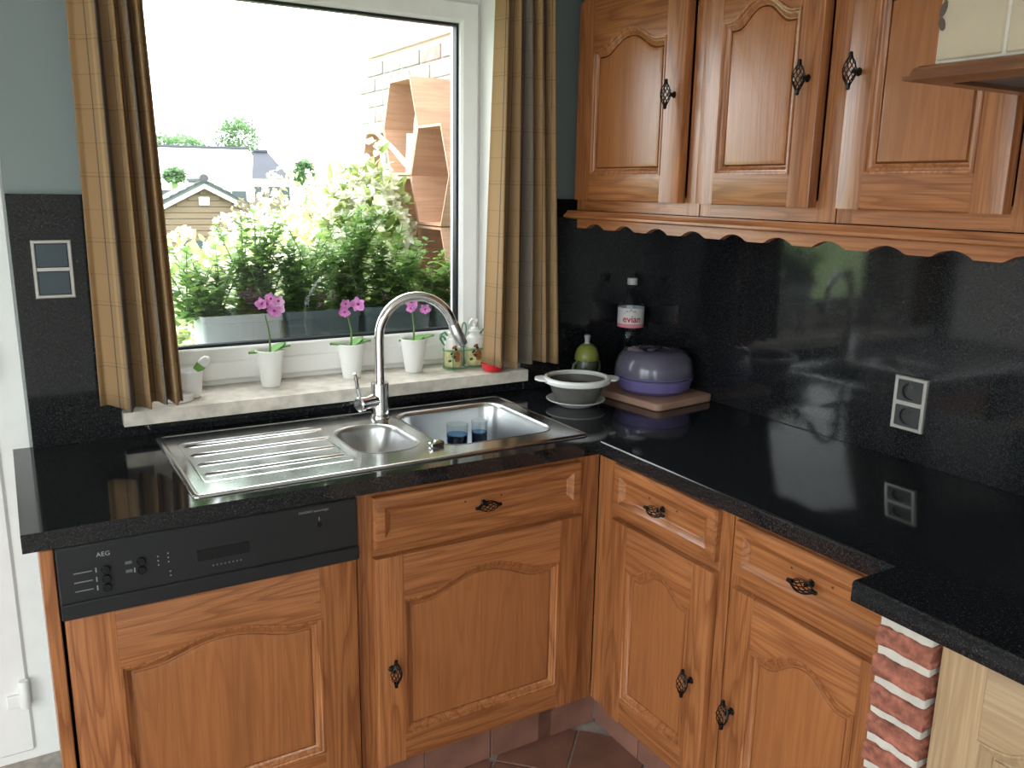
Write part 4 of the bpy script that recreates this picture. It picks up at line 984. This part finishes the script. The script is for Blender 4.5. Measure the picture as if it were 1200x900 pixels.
# houses and trees beyond
WHT = simple('white_render', (.78, .77, .74), .8); ROOFD = simple('slate_roof', (.030, .032, .044), .7, noise=.15, nscale=2); ROOFW = simple('pale_roof', (.62, .62, .60), .7, noise=.1, nscale=1); ROOFR = simple('red_roof', (.55, .30, .24), .8, noise=.15, nscale=2); WINB = simple('house_window', (.05, .06, .07), .2)
def house(label, pxl, pxr, ytop, yeave, D, depth, roofm, hipm, wallm, hip):
    b = bearing((pxl+pxr)/2); h = thing('house', label, 'house', (0,0,0))
    p = atd((pxl+pxr)/2, ytop, D); pe = atd((pxl+pxr)/2, yeave, D); q = atd(pxl, ytop, D); wdt = (Vector((p.x, p.y))-Vector((q.x, q.y))).length
    h.location = (p.x, p.y, -1.5); h.rotation_euler = (0, 0, -b); zr, ze = p.z+1.5, pe.z+1.5
    MB().box(-wdt, wdt, 0, depth, 0, ze).build('wall', wallm, h, smooth=False)
    rl, rr = -wdt, wdt-hip
    MB().add([(-wdt-.1, -.3, ze-.1), (wdt+.1, -.3, ze-.1), (rr, depth/2, zr), (rl, depth/2, zr)], [(0, 1, 2, 3)]).add([(-wdt-.1, -.3, ze-.1), (rl, depth/2, zr), (-wdt-.1, depth+.3, ze-.1)], [(0, 1, 2)]).add([(wdt+.1, depth+.3, ze-.1), (-wdt-.1, depth+.3, ze-.1), (rl, depth/2, zr), (rr, depth/2, zr)], [(0, 1, 2, 3)]).build('roof', roofm, h, smooth=False)
    MB().add([(wdt+.1, -.3, ze-.1), (wdt+.1, depth+.3, ze-.1), (rr, depth/2, zr)], [(0, 1, 2)]).build('roof_hip', hipm, h, smooth=False)
    MB().tube([(rl, depth/2, zr), (rr, depth/2, zr)], .14, 6).build('ridge', hipm, h)
    nw = max(2, int(wdt/1.6))
    for k in range(nw):
        x = -wdt+(k+.5)*2*wdt/nw; w_ = mk('window', MB().box(x-.45, x+.45, -.03, .0, max(.6, ze-1.7), ze-.5).mesh('window', WINB, smooth=False), h)
    return h
house('long white house with a pale roof and dark ridge', 150, 322, 170, 214, 60, 9, ROOFW, ROOFD, WHT, 1.2)
house('house with a dark slate roof beside the long white house', 296, 338, 176, 207, 47, 6, ROOFD, ROOFD, WHT, 1.0)
house('far house with a pale red tiled roof', 362, 470, 166, 204, 38, 7, ROOFR, ROOFR, WHT, 1.5)
def tree(label, px, ytop, ybot, D, wpx, seed, n=1500):
    r_ = random.Random(seed); t = atd(px, ytop, D); b = atd(px, ybot, D); rz = (t.z-b.z)/2; rx = wpx/FPX*D/2
    o = thing('tree', label, 'tree', (t.x, t.y, -1.5), 0, 'trees beyond the shed'); zc = b.z+rz+1.5
    lf_ = MB()
    for k in range(n):
        a = r_.uniform(0, 2*PI); e = math.asin(r_.uniform(-1, 1)); lump = 1+.15*math.sin(3*a+seed)+.15*math.sin(4*e+5*a)
        n_ = Vector((math.cos(a)*math.cos(e), math.sin(a)*math.cos(e), math.sin(e))); rr = r_.uniform(.3, 1)**.5*lump
        leaf(lf_, Vector((n_.x*rx*rr, n_.y*rx*rr, zc+n_.z*rz*rr)), n_+Vector((r_.uniform(-1, 1), r_.uniform(-1, 1), r_.uniform(-1, 1))), Vector((0, 0, 1)), .10*rx+.1, .035*rx+.04)
    lf_.build('crown', LEAFT, o, ang=180)
    MB().tube([(0, 0, 0), (.1, 0, zc*.5), (0, 0, zc)], [.22, .16, .08], 8).build('trunk', STEM, o)
tree('round tree rising behind the long white house', 278, 138, 190, 88, 46, 61, 2600)
tree('low tree line beyond the white house roof', 205, 160, 190, 82, 70, 62, 1800)
tree('small tree between the two far houses', 356, 189, 216, 34, 24, 63)
tree('small tree in front of the pale red roofed house', 411, 196, 226, 30, 26, 64)
tree('rounded shrub left of the shed ridge', 203, 198, 212, 30, 22, 65, 800)
bush('hedge', 'brown twiggy hedge between shed and houses', 'hedge', (atd(330, 225, 20).x, atd(330, 225, 20).y, -.4), 1.6, .7, 1.1, 1800, 0, 71, .16, leafm('twiggy_brown', (.18, .14, .10), (.30, .27, .18)), 'hedge beyond the shed')
